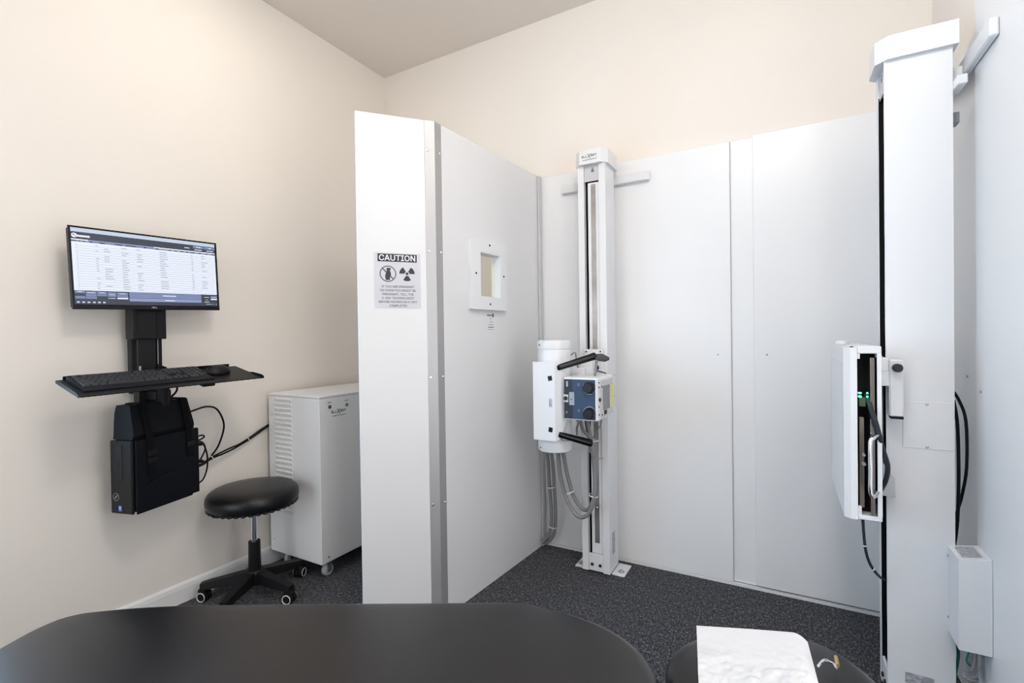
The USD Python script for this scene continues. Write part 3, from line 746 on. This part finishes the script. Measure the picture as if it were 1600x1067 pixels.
# corrugated conduits and thin leads
def bundle(name, label, ropes, mat_, ties=(), rib=None):
    p = np.array(ropes[0][0][0])
    t = Thing(name, label, "cable", (p[0], p[1], 0))
    for pts, r in ropes:
        t.part("conduit" if rib else "cord", tube(pts, r, 12, 10, rib), mat_)
    for p, a, r in ties:
        t.part("cable_tie", lathe([(r, -.003), (r + .002, -.003), (r + .002, .003), (r, .003)], p, a, 16), TIE)
    return t


loopA = [(1.470, 2.165, .668), (1.440, 2.26, .62), (1.447, 2.27, .50), (1.482, 2.27, .38), (1.535, 2.262, .315), (1.580, 2.25, .315), (1.620, 2.24, .36), (1.642, 2.235, .45), (1.644, 2.235, .58), (1.630, 2.235, .69), (1.612, 2.235, .79), (1.600, 2.232, .885)]
loopB = [(1.490, 2.16, .668), (1.468, 2.26, .62), (1.478, 2.29, .50), (1.510, 2.29, .40), (1.552, 2.285, .345), (1.590, 2.275, .345), (1.622, 2.26, .39), (1.636, 2.26, .47), (1.630, 2.26, .60), (1.612, 2.26, .70), (1.600, 2.25, .80), (1.62, 2.24, .885)]
bundle("conduit_loop", "pair of grey corrugated conduits looping below the x-ray tube head", [(loopA, .0105), (loopB, .0105)], CABLEGRY,
       [((1.637, 2.247, .70), (0, 0, 1), .021), ((1.495, 2.28, .415), (.4, 0, -.8), .021), ((1.632, 2.247, .43), (.2, 0, 1), .021)], .009)
dropA = [(1.435, 2.145, .668), (1.31, 2.40, .60), (1.296, 2.45, .50), (1.302, 2.45, .37), (1.312, 2.45, .22), (1.300, 2.455, .12), (1.268, 2.46, .065), (1.246, 2.46, .045)]
dropB = [(1.455, 2.14, .668), (1.335, 2.40, .60), (1.322, 2.452, .50), (1.328, 2.455, .37), (1.334, 2.455, .22), (1.318, 2.47, .11), (1.278, 2.475, .05), (1.246, 2.475, .028)]
bundle("conduit_drop", "pair of grey corrugated conduits dropping to the floor in the screen's corner", [(dropA, .0105), (dropB, .0105)], CABLEGRY, [((1.312, 2.452, .37), (.1, 0, -1), .022), ((1.315, 2.455, .15), (.3, 0, 1), .022)], .009)
# ================================================================== generator cabinet
gx0, gx1, gy0, gy1, gz0, gz1 = .036, .438, 1.622, 2.42, .085, .928
t = Thing("generator_cabinet", "white metal generator cabinet on castors against the left wall", "cabinet", ((gx0 + gx1) / 2, 2.0, 0))
t.part("body", bx(gx0, gx1, gy0, gy1, gz0, gz1 - .014, .003), CABWHITE)
t.part("top", bx(gx0 - .001, gx1 + .001, gy0 - .001, gy1 + .001, gz1 - .0135, gz1, .003), ENAMEL)
nl = 24
for k in range(nl):
    z = .902 - k * .0253
    lv = hull([(x, y, zz) for x in (.094, .229) for y, zz in ((gy0 + .0005, z), (gy0 - .0065, z - .001), (gy0 + .0005, z - .0185))])
    t.part("louvre", lv, CABWHITE, smooth=False)
for z, x in ((.815, .066), (.15, .066)):
    t.part("screw", screw((x, gy0, z), (0, -1, 0), .004, .002), SCREW)
t.part("screw", screw((gx1, 1.665, .112), (1, 0, 0), .006, .003), SCREW)
for y, z, m_ in ((1.686, .868, GREENLAMP2), (1.795, .866, GREENLAMP)):
    t.part("indicator_lamp", lathe([(0, 0), (.009, 0), (.009, .003), (.006, .006), (0, .007)], (gx1, y, z), (1, 0, 0), 20), m_, label="green indicator lens")
    t.part("lamp_caption", bx(gx1 - .0002, gx1 + .0005, y - .012, y + .010, z + .021, z + .0245), INKG)
logo(t, None, (gx1, 1.697, .832), (0, 1, 0), .0135)
for y in (1.69, 2.35):
    for x in (.10, .395):
        c = t.part("castor", cat(lathe([(0, -.013), (.026, -.013), (.030, -.009), (.030, .009), (.026, .013), (0, .013)], (x, y, .031), (1, 0, .0), 28)), LGREY)
        t.part("fork", cat(bx(x - .020, x - .016, y - .012, y + .012, .025, gz0, .001), bx(x + .016, x + .020, y - .012, y + .012, .025, gz0, .001), bx(x - .02, x + .02, y - .02, y + .02, gz0 - .012, gz0, .001)), CHROME, c)

# ================================================================== wall workstation
t = Thing("wall_workstation", "black wall-mounted workstation arm with keyboard tray and computer holder", "wall mount", (.06, 1.03, .8))
t.part("wall_track", bx(.004, .070, 1.000, 1.088, .99, 1.42, .004), BLACKMET)
t.part("lift_column", bx(.070, .110, .992, 1.062, .93, 1.40, .004), BLACKPL)
t.part("side_rail", bx(.070, .100, .974, .986, 1.06, 1.40, .003), BLACKMET)
t.part("side_rail", bx(.070, .100, 1.068, 1.090, 1.06, 1.40, .003), BLACKMET)
t.part("scale_slot", bx(.0995, .1012, 1.071, 1.0745, 1.115, 1.226), GREYMET)
t.part("head_bracket", cat(bx(.060, .122, .972, 1.098, 1.222, 1.36, .003), bx(.1215, .1235, 1.060, 1.063, 1.225, 1.35), bx(.1215, .1235, .988, .991, 1.225, 1.35)), BLACKPL)
t.part("screen_arm", bx(.115, .140, .985, 1.075, 1.34, 1.50, .003), BLACKMET)
# tray (own tilted frame)
TB, TE, TN = np.array([.195, .705, 1.078]), np.array([.21, -.003, -.047]), None
ex = TE / np.linalg.norm(TE)
ey = np.array([0, .63, .0165])
ey = ey / np.linalg.norm(ey)
ey = ey - ex * (ey @ ex)
ey /= np.linalg.norm(ey)
TN = np.cross(ex, ey)
TM = frame_m(TB, ex, ey, TN)
TT = lambda m: tf(m, TM)
tw, td = .640, .216
t.part("keyboard_tray", cat(TT(bx(0, td, 0, tw, -.004, 0, .001)), TT(bx(-.003, .001, .02, tw - .03, -.004, .012, .001))), BLACKMET, label="black sheet metal keyboard tray")
t.part("tray_lip", TT(extr([(.02, -.004), (.216, -.004), (.216, .004), (.19, .009), (.05, .009), (.02, .004)], .003, (0, -.003, 0), (1, 0, 0), (0, 0, 1))), mat("grey_lip", (.02, .02, .02), .5, spec=.2))
t.part("tray_lip", TT(extr([(.10, -.004), (.218, -.004), (.218, .006), (.20, .010), (.13, .004)], .003, (0, tw + .004, 0), (1, 0, 0), (0, 0, 1))), BLACKMET)
t.part("tray_clip", TT(bx(.12, .200, .395, .445, -.020, -.005, .003)), BLACKMET)
t.part("tray_arm", cat(hull([(.08, 1.0, .99), (.08, 1.06, .99), (.24, 1.0, 1.045), (.24, 1.06, 1.045), (.08, 1.0, 1.06), (.08, 1.06, 1.06), (.24, 1.0, 1.062), (.24, 1.06, 1.062)])), BLACKMET)
t.part("side_gusset", extr([(1.088, 1.060), (1.118, 1.060), (1.098, 1.10), (1.088, 1.105)], .030, (.085, 0, 0), (0, 1, 0), (0, 0, 1)), BLACKMET)
t.part("side_gusset", extr([(.965, 1.060), (.992, 1.060), (.992, 1.092), (.984, 1.092)], .025, (.085, 0, 0), (0, 1, 0), (0, 0, 1)), BLACKMET)
t.part("latch_pin", cyl((.113, 1.0, 1.07), (.113, 1.0, 1.11), .004, 12), GREYMET)
t.part("swivel_post", cat(cyl((.16, 1.055, .94), (.16, 1.055, 1.04), .030, 20), bx(.07, .18, 1.02, 1.085, .965, 1.01, .006)), BLACKMET)
# computer holder: its own yawed frame
cE1, cE2 = np.array([-.26, .9656, 0]), np.array([.9656, .26, 0])
CM = np.eye(4)
CM[:3, 0], CM[:3, 1], CM[:3, 3] = cE1, -cE2, (.25, .92, 0)   # local x along the case, local y into the wall
CT = lambda m: tf(m, CM)
CL = .276
wedge = CT(hull([(x, y, z) for (y, z) in ((.010, .829), (.004, .845), (.006, .862), (.030, .962), (.098, .962), (.106, .93), (.106, .829)) for x in ((-.004 + (z - .83) * .06), CL - .012 - (z - .83) * .08)]))
t.part("holder_cover", wedge, NAVYPL, smooth=20)
for xs, zb in ((.040, .675), (.215, .71)):
    st = t.part("strap", cat(CT(hull([(x, y, z) for x in (xs, xs + .026) for (y, z) in ((.000, .845), (-.004, .845), (.024, .966), (.028, .966))])), CT(bx(xs, xs + .026, .024, .10, .962, .966)),
                             CT(hull([(x + (.010 if z < .8 else 0), y, z) for x in (xs, xs + .026) for (y, z) in ((-.0005, .85), (-.0045, .85), (-.0005, zb), (-.0045, zb))]))), STRAP, label="black webbing strap")
    for zz in ((.765, .735) if xs < .1 else (.765,)):
        t.part("buckle", CT(cat(bx(xs + .004, xs + .040, -.0105, -.0045, zz - .011, zz + .011, .003), bx(xs + .008, xs + .036, -.0125, -.0104, zz - .003, zz + .003, .0008))), BLACKPL, st)
hp = Polygon([(0.0, .540), (CL - .035, .540), (CL - .033, .546), (CL, .546), (CL, .63), (.17, .672), (.12, .668), (.065, .655), (.035, .640), (.0, .640)])
t.part("holder_tray", CT(extr(hp, .004, (0, -.0005, 0), (1, 0, 0), (0, 0, 1))), NAVYPL)

# computer in the holder
t = Thing("computer", "slim black desktop computer strapped upright in the wall holder", "computer", (.2, 1.05, .54))
t.part("case", CT(bx(.002, CL + .006, .0005, .108, .548, .826, .002)), NAVYPL)
fb_ = t.part("front_bezel", CT(bx(-.010, .0018, .008, .118, .540, .826, .004)), BLACKPL)
t.part("drive_door", CT(bx(-.0115, -.0098, .055, .095, .675, .81, .001)), mat("dark_grey_door", (.013, .013, .013), .5, spec=.25), fb_)
t.part("drive_slot", CT(cat(bx(-.0122, -.0114, .070, .080, .72, .74), bx(-.0122, -.0114, .070, .080, .70, .708))), BLACKPL, fb_)
lg = [(-.0098, .090, .605)]
LGm = ring2d(0, 0, .0135, .0150)
t.part("round_emblem", CT(tf(cat(extr(LGm, .0006), tf(bx(-.009, .009, -.002, .002, 0, .0006), trimesh.transformations.rotation_matrix(.8, (0, 0, 1)))), frame_m((-.0099, .090, .606), (0, -1, 0), Z3))), SCREW, fb_, label="round silver maker's emblem")
t.part("sticker", CT(cat(bx(-.0106, -.0098, .062, .078, .551, .572))), BLUESTICK, fb_, label="blue sticker")
t.part("sticker_print", CT(cat(bx(-.0110, -.0106, .066, .074, .560, .564), bx(-.0110, -.0106, .066, .074, .567, .569))), WHITEINK, fb_)

# keyboard and mouse, in the tray's frame
t = Thing("keyboard", "black full-size keyboard lying on the wall tray", "keyboard", TB)
ka, kb, kw, kd = .022, .022, .430, .150
t.part("body", TT(hull([(a, b, c) for b in (kb, kb + kw) for a, c in ((ka, .001), (ka + kd, .001), (ka, .020), (ka + kd - .03, .010), (ka + kd, .005))])), KEYB)
rows = [[(k * 1.0 + (.5 if k > 0 else 0) + (.25 * ((k - 1) // 4) if k > 0 else 0), 1) for k in range(13)],
        [(k, 1) for k in range(13)] + [(13, 2)],
        [(0, 1.5)] + [(1.5 + k, 1) for k in range(12)] + [(13.5, 1.5)],
        [(0, 1.75)] + [(1.75 + k, 1) for k in range(11)] + [(12.75, 2.25)],
        [(0, 2.25)] + [(2.25 + k, 1) for k in range(10)] + [(12.25, 2.75)],
        [(0, 1.25), (1.25, 1.25), (2.5, 1.25), (3.75, 6.25), (10, 1.25), (11.25, 1.25), (12.5, 1.25), (13.75, 1.25)]]
rows[0] += [(15.25 + k, 1) for k in range(3)] + [(18.5 + k, 1) for k in range(4)]
rows[1] += [(15.25 + k, 1) for k in range(3)] + [(18.5 + k, 1) for k in range(4)]
rows[2] += [(15.25 + k, 1) for k in range(3)] + [(18.5 + k, 1) for k in range(4)]
rows[3] += [(18.5 + k, 1) for k in range(3)]
rows[4] += [(16.25, 1)] + [(18.5 + k, 1) for k in range(4)]
rows[5] += [(15.25 + k, 1) for k in range(3)] + [(18.5, 2), (20.5, 1)]
U = .0186
for r, row in enumerate(rows):
    a0 = ka + .008 + r * .0182 + (.003 if r else 0)
    c0 = .0195 - (a0 - ka) * .073
    for q, w in row:
        b0 = kb + .009 + q * U
        g = .0014
        A0, A1, B0, B1 = a0 + g, a0 + .0182 - g, b0 + g, b0 + w * U - g
        s = .0016
        m_ = hull([(A0, B0, c0 - .001), (A1, B0, c0 - .0023), (A0, B1, c0 - .001), (A1, B1, c0 - .0023), (A0 + s, B0 + s, c0 + .0040), (A1 - s, B0 + s, c0 + .0028), (A0 + s, B1 - s, c0 + .0040), (A1 - s, B1 - s, c0 + .0028)])
        t.part("key", TT(m_), KEYS, smooth=False)
t = Thing("mouse", "black computer mouse at the right end of the wall tray", "mouse", TM[:3, 3] + ex * .08 + ey * .5)
ms = trimesh.creation.icosphere(3)
v = ms.vertices
v[:, 2] = np.where(v[:, 2] > 0, v[:, 2], np.maximum(v[:, 2], -.25))
ms.vertices = np.stack([v[:, 0] * .034 + .095, v[:, 1] * .052 + .508, v[:, 2] * .030 + .0085], 1)
t.part("body", TT(ms), BLACKPL, smooth=True)
t.part("wheel", TT(lathe([(0, -.003), (.007, -.003), (.008, 0), (.007, .003), (0, .003)], (.095, .475, .030), (1, 0, 0), 16)), RUBBER)

# monitor (a hair out of level, like the photograph's)
t = Thing("monitor", "flat black computer monitor showing a worklist on the left wall", "monitor", (.15, 1.03, 1.33))
RM = trimesh.transformations.rotation_matrix(math.radians(1.9), (1, 0, 0), (.15, 1.033, 1.50))
my0, my1, mz0, mz1 = .766, 1.301, 1.344, 1.654
MT = lambda m: tf(m, RM)
t.part("back_shell", MT(cat(bx(.124, .150, my0 + .003, my1 - .003, mz0 + .004, mz1 - .003, .006), bx(.112, .125, my0 + .12, my1 - .12, mz0 + .03, mz1 - .09, .004))), BLACKPL)
bz = MT(cat(bx(.1495, .1575, my0, my1, mz0, mz0 + .0195, .001), bx(.1495, .1575, my0, my1, mz1 - .006, mz1, .001), bx(.1495, .1575, my0, my0 + .007, mz0 + .019, mz1 - .0055, .001), bx(.1495, .1575, my1 - .007, my1, mz0 + .019, mz1 - .0055, .001)))
bp = t.part("bezel", bz, BLACKPL)
t.part("maker_mark", MT(text("DELL", .0062, (.1576, 1.033, mz0 + .0065), (0, 1, 0), Z3, .0004, True, "c")), LGREY, bp)
sy0, sy1, sz0, sz1 = my0 + .0072, my1 - .0072, mz0 + .0197, mz1 - .0062
W_, H_ = sy1 - sy0, sz1 - sz0


def scr(a0, a1, b0, b1, lift):
    """Rectangle on the screen in fractions (from left, from top)."""
    return bx(.1535 + lift * .0003, .1540 + lift * .0003, sy0 + a0 * W_, sy0 + a1 * W_, sz1 - b1 * H_, sz1 - b0 * H_)


sc = t.part("screen", MT(bx(.152, .1538, sy0, sy1, sz0, sz1)), S_WHITE, label="lit screen")
rnd = random.Random(11)
t.part("title_bar", MT(scr(0, 1, 0, .052, 1)), S_TOP, sc)
t.part("header_band", MT(scr(0, 1, .052, .145, 1)), S_DARK, sc)
t.part("header_buttons", MT(cat(scr(.82, .905, .060, .098, 2), scr(.91, 1, .060, .098, 2))), S_BLUE, sc)
t.part("header_text", MT(cat(scr(.035, .11, .092, .117, 2), scr(.75, .79, .098, .110, 2), scr(.83, .89, .115, .127, 2), scr(.93, .985, .115, .127, 2), scr(.845, .88, .072, .084, 3), scr(.945, .97, .072, .084, 3))), S_WHITE, sc)
ec = (sy0 + .020 * W_, sz1 - .100 * H_)
t.part("screen_emblem", MT(extr(Point(0, 0).buffer(.0085, 24), .0003, (.1544, ec[0], ec[1]), (0, 1, 0), Z3)), S_WHITE, sc)
t.part("emblem_spots", MT(extr(unary_union([Point(-.002, .002).buffer(.003), Point(.003, -.003).buffer(.002)]), .0003, (.1548, ec[0], ec[1]), (0, 1, 0), Z3)), S_RED, sc)
t.part("tab_row", MT(scr(.10, .52, .145, .162, 1)), S_BLUE2, sc)
heads = [scr(0, 1, .162, .180, 1)]
t.part("column_heads", MT(cat(heads)), S_DARK, sc)
hb = []
for a, w in ((.03, .015), (.055, .015), (.08, .03), (.125, .04), (.20, .06), (.31, .02), (.40, .05), (.47, .06), (.56, .07), (.645, .03), (.69, .03), (.74, .02), (.78, .015), (.83, .03), (.88, .04), (.94, .03)):
    hb.append(scr(a, a + w, .166, .176, 2))
t.part("column_titles", MT(cat(hb)), S_BLUE2, sc)
rules, txt = [], []
for k in range(18):
    b = .205 + k * .0335
    rules.append(scr(.02, .99, b + .023, b + .0262, 1))
    txt.append(scr(.030, .034, b + .006, b + .014, 1))
    for a, w in ((.14, .02), (.19, .055), (.30, .05), (.40, .045), (.56, .065), (.80, .02), (.88, .055)):
        if rnd.random() < .8:
            txt.append(scr(a, a + w * rnd.uniform(.5, 1), b + .006, b + .013, 1))
t.part("table_rules", MT(cat(rules)), S_LINE, sc, kind="stuff")
t.part("table_entries", MT(cat(txt)), mat("screen_pale_text", (.05, .05, .06), .3, emit=((.33, .35, .45), 0.747)), sc, kind="stuff")
t.part("footer_band", MT(scr(0, 1, .82, 1, 1)), S_DARK, sc)
t.part("footer_panel", MT(scr(.335, .865, .822, .905, 2)), S_BLUE, sc)
t.part("footer_panel", MT(scr(.335, .865, .909, .952, 2)), S_BLUE2, sc)
fbt = []
for a0, a1, b0, b1 in ((.005, .062, .822, .855), (.005, .062, .895, .928), (.066, .130, .83, .862), (.066, .130, .865, .897), (.066, .130, .900, .930), (.134, .192, .83, .862), (.134, .192, .865, .89), (.197, .250, .832, .895), (.256, .325, .832, .865), (.256, .325, .868, .90)):
    fbt.append(scr(a0, a1, b0, b1, 2))
for f_ in fbt:
    t.part("footer_button", MT(f_), S_BLUE, sc)
ft = [scr(.02, .045, .835, .842, 3), scr(.075, .12, .842, .848, 3), (scr(.145, .18, .842, .848, 3)), scr(.21, .24, .862, .868, 3), scr(.27, .31, .846, .852, 3), scr(.256, .325, .905, .925, 3), scr(.565, .665, .855, .868, 3), scr(.58, .655, .925, .935, 3),
      scr(.20, .207, .912, .922, 3), scr(.212, .245, .912, .920, 3), scr(.89, .93, .860, .868, 3), scr(.90, .92, .90, .907, 3), scr(.89, .93, .935, .943, 3), scr(.945, .998, .885, .905, 3)]
t.part("footer_text", MT(cat(ft)), S_WHITE, sc)
t.part("footer_panel", MT(scr(.945, .998, .845, .88, 3)), S_BLUE2, sc)
tb = []
for k, a in enumerate((.012, .043, .073, .105, .135, .165)):
    tb.append(scr(a, a + .016, .965, .985, 3))
for a in (.905, .917, .928, .940, .957, .985):
    tb.append(scr(a, a + .007, .968, .980, 3))
t.part("taskbar_icons", MT(cat(tb)), S_TOP, sc)

# computer leads
P_ = lambda x, y, z: (x, y, z)
t = Thing("computer_leads", "black leads coiling beside the wall-mounted computer and running to the white cabinet", "cable", (.10, 1.25, .6))
for pts, r in (([(.12, 1.19, .895), (.10, 1.27, .905), (.08, 1.33, .88), (.07, 1.365, .80), (.06, 1.345, .71), (.05, 1.315, .66)], .0042),
               ([(.13, 1.20, .775), (.11, 1.24, .778), (.10, 1.255, .765), (.11, 1.22, .755)], .0035),
               ([(.13, 1.20, .755), (.10, 1.245, .745), (.09, 1.265, .71), (.10, 1.24, .67), (.13, 1.20, .655)], .0035),
               ([(.13, 1.205, .74), (.10, 1.25, .735), (.085, 1.275, .68), (.085, 1.275, .62), (.10, 1.25, .575), (.13, 1.21, .565)], .0035),
               ([(.13, 1.20, .66), (.11, 1.235, .662), (.10, 1.25, .652)], .0055)):
    t.part("lead", tube(pts, r, 8, 10), CABLEBLK)
t.part("plug", bx(.11, .135, 1.20, 1.235, .735, .752, .003), BLACKPL)
t.part("plug", bx(.11, .135, 1.20, 1.23, .657, .672, .003), BLACKPL)
for pts in ([(.13, 1.20, .648), (.10, 1.245, .645), (.06, 1.31, .655), (.045, 1.40, .675), (.035, 1.46, .685), (.026, 1.53, .71), (.018, 1.61, .745), (.016, 1.66, .765)],
            [(.13, 1.20, .640), (.10, 1.25, .640), (.06, 1.31, .649), (.045, 1.38, .658), (.037, 1.44, .672), (.028, 1.53, .703), (.020, 1.61, .738), (.017, 1.66, .758)]):
    t.part("cord", tube(pts, .0042, 8, 10), CABLEBLK)
t.part("sleeve", tube([(.031, 1.51, .698), (.0245, 1.57, .726), (.019, 1.616, .744)], .0075, 10, 8), CABLEBLK)
for p in ((.06, 1.31, .652), (.031, 1.51, .698)):
    t.part("cable_tie", lathe([(.0082, -.002), (.0095, -.002), (.0095, .002), (.0082, .002)], p, (-.1, 1, .35), 12), TIE)
single("tray_lead", tube([(.17, 1.11, 1.035), (.16, 1.115, 1.0), (.15, 1.10, .975), (.14, 1.09, .965)], .004, 8, 10), CABLEBLK, "short black lead between the keyboard tray and the computer holder", "cable")

# ================================================================== stool
SX, SY = .240, 1.400
t = Thing("stool", "round black padded stool with five castors beside the white cabinet", "stool", (SX, SY, 0))
prof = [(0, .524), (.08, .5235), (.14, .520), (.170, .513), (.189, .501), (.198, .486), (.200, .466), (.196, .447), (.186, .434), (.0, .434)]
t.part("seat", lathe(prof, (SX, SY, 0), (0, 0, 1), 56), LEATHER2)
sc_ = []
for k in range(40):
    a = 2 * math.pi * k / 40
    sc_.append(trimesh.creation.icosphere(1, .013))
    sc_[-1].apply_scale((1, 1, .55))
    sc_[-1].apply_translation((SX + .184 * math.cos(a), SY + .184 * math.sin(a), .436))
t.part("gathered_hem", cat(sc_), LEATHER2)
t.part("seat_plate", bx(SX - .075, SX + .075, SY - .075, SY + .075, .416, .434, .004), BLACKMET)
t.part("lift_rod", cyl((SX, SY, .25), (SX, SY, .417), .0145, 24), CHROME, label="chrome lift rod")
t.part("lift_sleeve", lathe([(0, .085), (.028, .085), (.026, .255), (.024, .258), (0, .258)], (SX, SY, 0), (0, 0, 1), 24), BLACKPL)
t.part("height_lever", cat(tube([(SX - .03, SY - .02, .422), (SX - .10, SY - .055, .415), (SX - .14, SY - .08, .395)], .005, 8), tube([(SX - .11, SY - .062, .418), (SX - .165, SY - .095, .372)], .008, 8, 3)), BLACKPL)
t.part("hub", lathe([(0, .060), (.045, .060), (.048, .075), (.046, .112), (.036, .124), (0, .124)], (SX, SY, 0), (0, 0, 1), 28), BLACKPL)
for k, a in enumerate((223, 295, 7, 79, 151)):
    d = np.array([math.cos(math.radians(a)), math.sin(math.radians(a)), 0])
    s_ = np.array([-d[1], d[0], 0])
    c = np.array([SX, SY, 0])
    tip = .222 if k != 4 else .19
    pts = []
    for r_, w, z0, z1 in ((.03, .027, .068, .118), (tip - .03, .022, .060, .092), (tip + .008, .018, .060, .084)):
        for sg in (-1, 1):
            pts += [c + d * r_ + s_ * sg * w + np.array([0, 0, z0]), c + d * r_ + s_ * sg * w * .8 + np.array([0, 0, z1])]
    t.part("base_arm", hull(pts), BLACKPL)
    cc = c + d * (tip - .006)
    # wheels turned so that their faces look towards the room's middle
    wa_ = np.array([.35, -.93, 0])
    if k == 3:
        wa_ = np.array([-.92, -.40, 0])
    wh = []
    cp_ = t.part("castor", cat([lathe([(0, 0), (.021, 0), (.025, .004), (.025, .017), (.021, .020), (0, .020)], cc + wa_ * o_ + np.array([0, 0, .0252]), wa_, 28) for o_ in (.003, -.023)]), RUBBER)
    t.part("castor_ring", cat([torus(cc + wa_ * o_ + np.array([0, 0, .0252]), wa_, .0195, .0022, 28, 6) for o_ in (.0235, -.0235)]), RING, cp_, label="pale ring on the castor")
    t.part("castor_cover", hull([cc + wa_ * x_ + np.cross(wa_, (0, 0, 1)) * y_ + np.array([0, 0, z_]) for x_ in (-.020, .020) for y_, z_ in ((-.020, .048), (.020, .048), (-.012, .062), (.012, .062))]), BLACKPL, cp_)

# ================================================================== treatment table in the foreground
TR = np.eye(4)
TR[:3, 0], TR[:3, 1], TR[:3, 3] = RGT0, FWD0, (CAM[0], CAM[1], 0)


def cushion(outline, top, thick, r_top, r_bot, crown=0.0, res=.012, dent=None):
    """Upholstered pad from a plan outline: rings inset round the top and bottom edges, lightly crowned."""
    poly = Polygon(outline).buffer(-.03).buffer(.03)
    prm = poly.exterior
    n = int(prm.length / res)
    P = np.array([prm.interpolate(k / n, normalized=True).coords[0] for k in range(n)])
    area = .5 * np.sum(P[:, 0] * np.roll(P[:, 1], -1) - np.roll(P[:, 0], -1) * P[:, 1])
    if area < 0:
        P = P[::-1]
    for _ in range(3):
        P = .5 * P + .25 * (np.roll(P, 1, 0) + np.roll(P, -1, 0))
    T = np.roll(P, -1, 0) - np.roll(P, 1, 0)
    T /= np.linalg.norm(T, axis=1)[:, None]
    N = np.stack([T[:, 1], -T[:, 0]], 1)
    cen = P.mean(0)
    rings = []
    for a in np.radians(np.linspace(-90, 0, 6)):
        rings.append((P - N * r_bot * (1 - math.cos(a)), top - thick + r_bot * (1 + math.sin(a))))
    for a in np.radians(np.linspace(0, 80, 8)):
        rings.append((P - N * r_top * (1 - math.cos(a)), top - r_top * (1 - math.sin(a))))
    last, z = rings[-1]
    for s in (.9, .75, .55, .3):
        rings.append((cen + (last - cen) * s, z + (top + crown - z) * (1 - s ** 3)))
    v, f = [], []
    for p, z in rings:
        zz = np.full(n, z) if np.ndim(z) == 0 else z
        v += np.column_stack([p, zz]).tolist()
    for i in range(len(rings) - 1):
        for j in range(n):
            a, b = i * n + j, i * n + (j + 1) % n
            f += [(a, b, b + n), (a, b + n, a + n)]
    e = len(v)
    v += [[cen[0], cen[1], top + crown], [cen[0], cen[1], top - thick]]
    k = (len(rings) - 1) * n
    for j in range(n):
        f.append((e, k + j, k + (j + 1) % n))
        f.append((e + 1, (j + 1) % n, j))
    m = trimesh.Trimesh(np.array(v), np.array(f), process=False)
    if dent:
        m.vertices[:, 2] += dent(m.vertices)
    return m


UU = lambda m: tf(m, TR)
t = Thing("treatment_table", "long black vinyl treatment table across the foreground", "treatment table", (2.0, .55, 0))
body = [(-1.15, .62), (-1.15, 1.05), (-1.14, 1.125), (-1.11, 1.175), (-1.06, 1.195), (-.93, 1.197), (-.48, 1.193), (-.16, 1.189), (0.0, 1.187), (.045, 1.178), (.085, 1.155), (.14, 1.128), (.20, 1.086), (.245, 1.034), (.268, .98), (.275, .90), (.275, .70), (.25, .62), (.18, .56), (-1.05, .56)]
t.part("body_cushion", UU(cushion(body, .573, .090, .042, .03, .006, dent=lambda v: -.026 * np.clip((-.72 - v[:, 0]) / .43, 0, 1) ** 2)), LEATHER, smooth=60)
t.part("body_base", UU(bx(-1.0, .16, .66, 1.07, .34, .484, .01)), BLACKMET)
t.part("leg", UU(bx(-.85, -.75, .72, 1.0, .03, .345, .01)), BLACKMET)
t.part("leg", UU(bx(-.05, .05, .72, 1.0, .03, .345, .01)), BLACKMET)
t.part("foot_bar", UU(bx(-.98, .16, .80, .90, 0, .032, .008)), BLACKMET)
head = [(.285, .70), (.285, .92), (.30, .975), (.335, 1.015), (.385, 1.043), (.45, 1.052), (.55, 1.050), (.615, 1.034), (.655, 1.0), (.675, .95), (.68, .89), (.665, .74), (.63, .68), (.55, .65), (.40, .65), (.32, .665)]
t.part("head_cushion", UU(cushion(head, .572, .078, .045, .03, .010)), LEATHER, smooth=60, label="rounded head cushion at the right end")
t.part("head_support", UU(cat(bx(.165, .60, .80, .84, .462, .492, .004), bx(.40, .56, .76, .90, .475, .4945, .004))), CHROME)
clip = t.part("paper_clamp", UU(cat(tube([(.585, .90, .595), (.574, .893, .603), (.562, .885, .606), (.548, .875, .604)], .0022, 8), tube([(.574, .895, .6), (.579, .88, .605), (.575, .865, .607)], .0022, 8))), CHROME, label="wire clamp holding the paper")
t.part("clamp_band", UU(tube([(.600, .905, .600), (.590, .888, .605), (.582, .872, .606)], .0034, 8)), BRASS, clip)

# paper sheet over the head cushion
na, nb_ = 70, 80
V = []
for j in range(nb_):
    for i in range(na):
        s, q = i / (na - 1), j / (nb_ - 1)
        u0, u1 = .3775 - .111 * (1 - q), .590 - .122 * (1 - q)
        u = u0 + (u1 - u0) * s
        v_ = .70 + (.70 + .308 - .70) * q - .033 * s * q
        z = .598
        d = max(0, v_ - .98)
        z -= .018 * max(0, (s - .86) / .14) ** 2
        z += .0035 * q * q
        w = max(0, .84 - q)
        z += (abs(meshkit.fbm(np.array([u * 22, v_ * 22, 0.3]), 4, 5) - .5) * .055 + abs(meshkit.fbm(np.array([u * 40, v_ * 34, 2.3]), 2, 8) - .5) * .016) * min(1, w * 2.6) + (meshkit.fbm(np.array([u * 8, v_ * 8, 1.3]), 2, 9) - .5) * .004
        V.append((u, v_, z))
V = np.array(V)
Fq = []
for j in range(nb_ - 1):
    for i in range(na - 1):
        a = j * na + i
        Fq += [(a, a + 1, a + na + 1), (a, a + na + 1, a + na)]
top_, botv = V, V - np.array([0, 0, .0006])
F2_ = [(c + len(V), b + len(V), a + len(V)) for a, b, c in Fq]
single("paper_sheet", UU(trimesh.Trimesh(np.vstack([top_, botv]), np.array(Fq + F2_), process=False)), PAPERM, "crumpled white paper sheet over the table's head cushion", "paper", smooth=True)

# unseen pale ground outside the door, placed to reflect light indoors
struct("unseen_outside_ground", bx(-1.5, 5.0, -6.0, YF - .12, -.12, -.02), TILE)
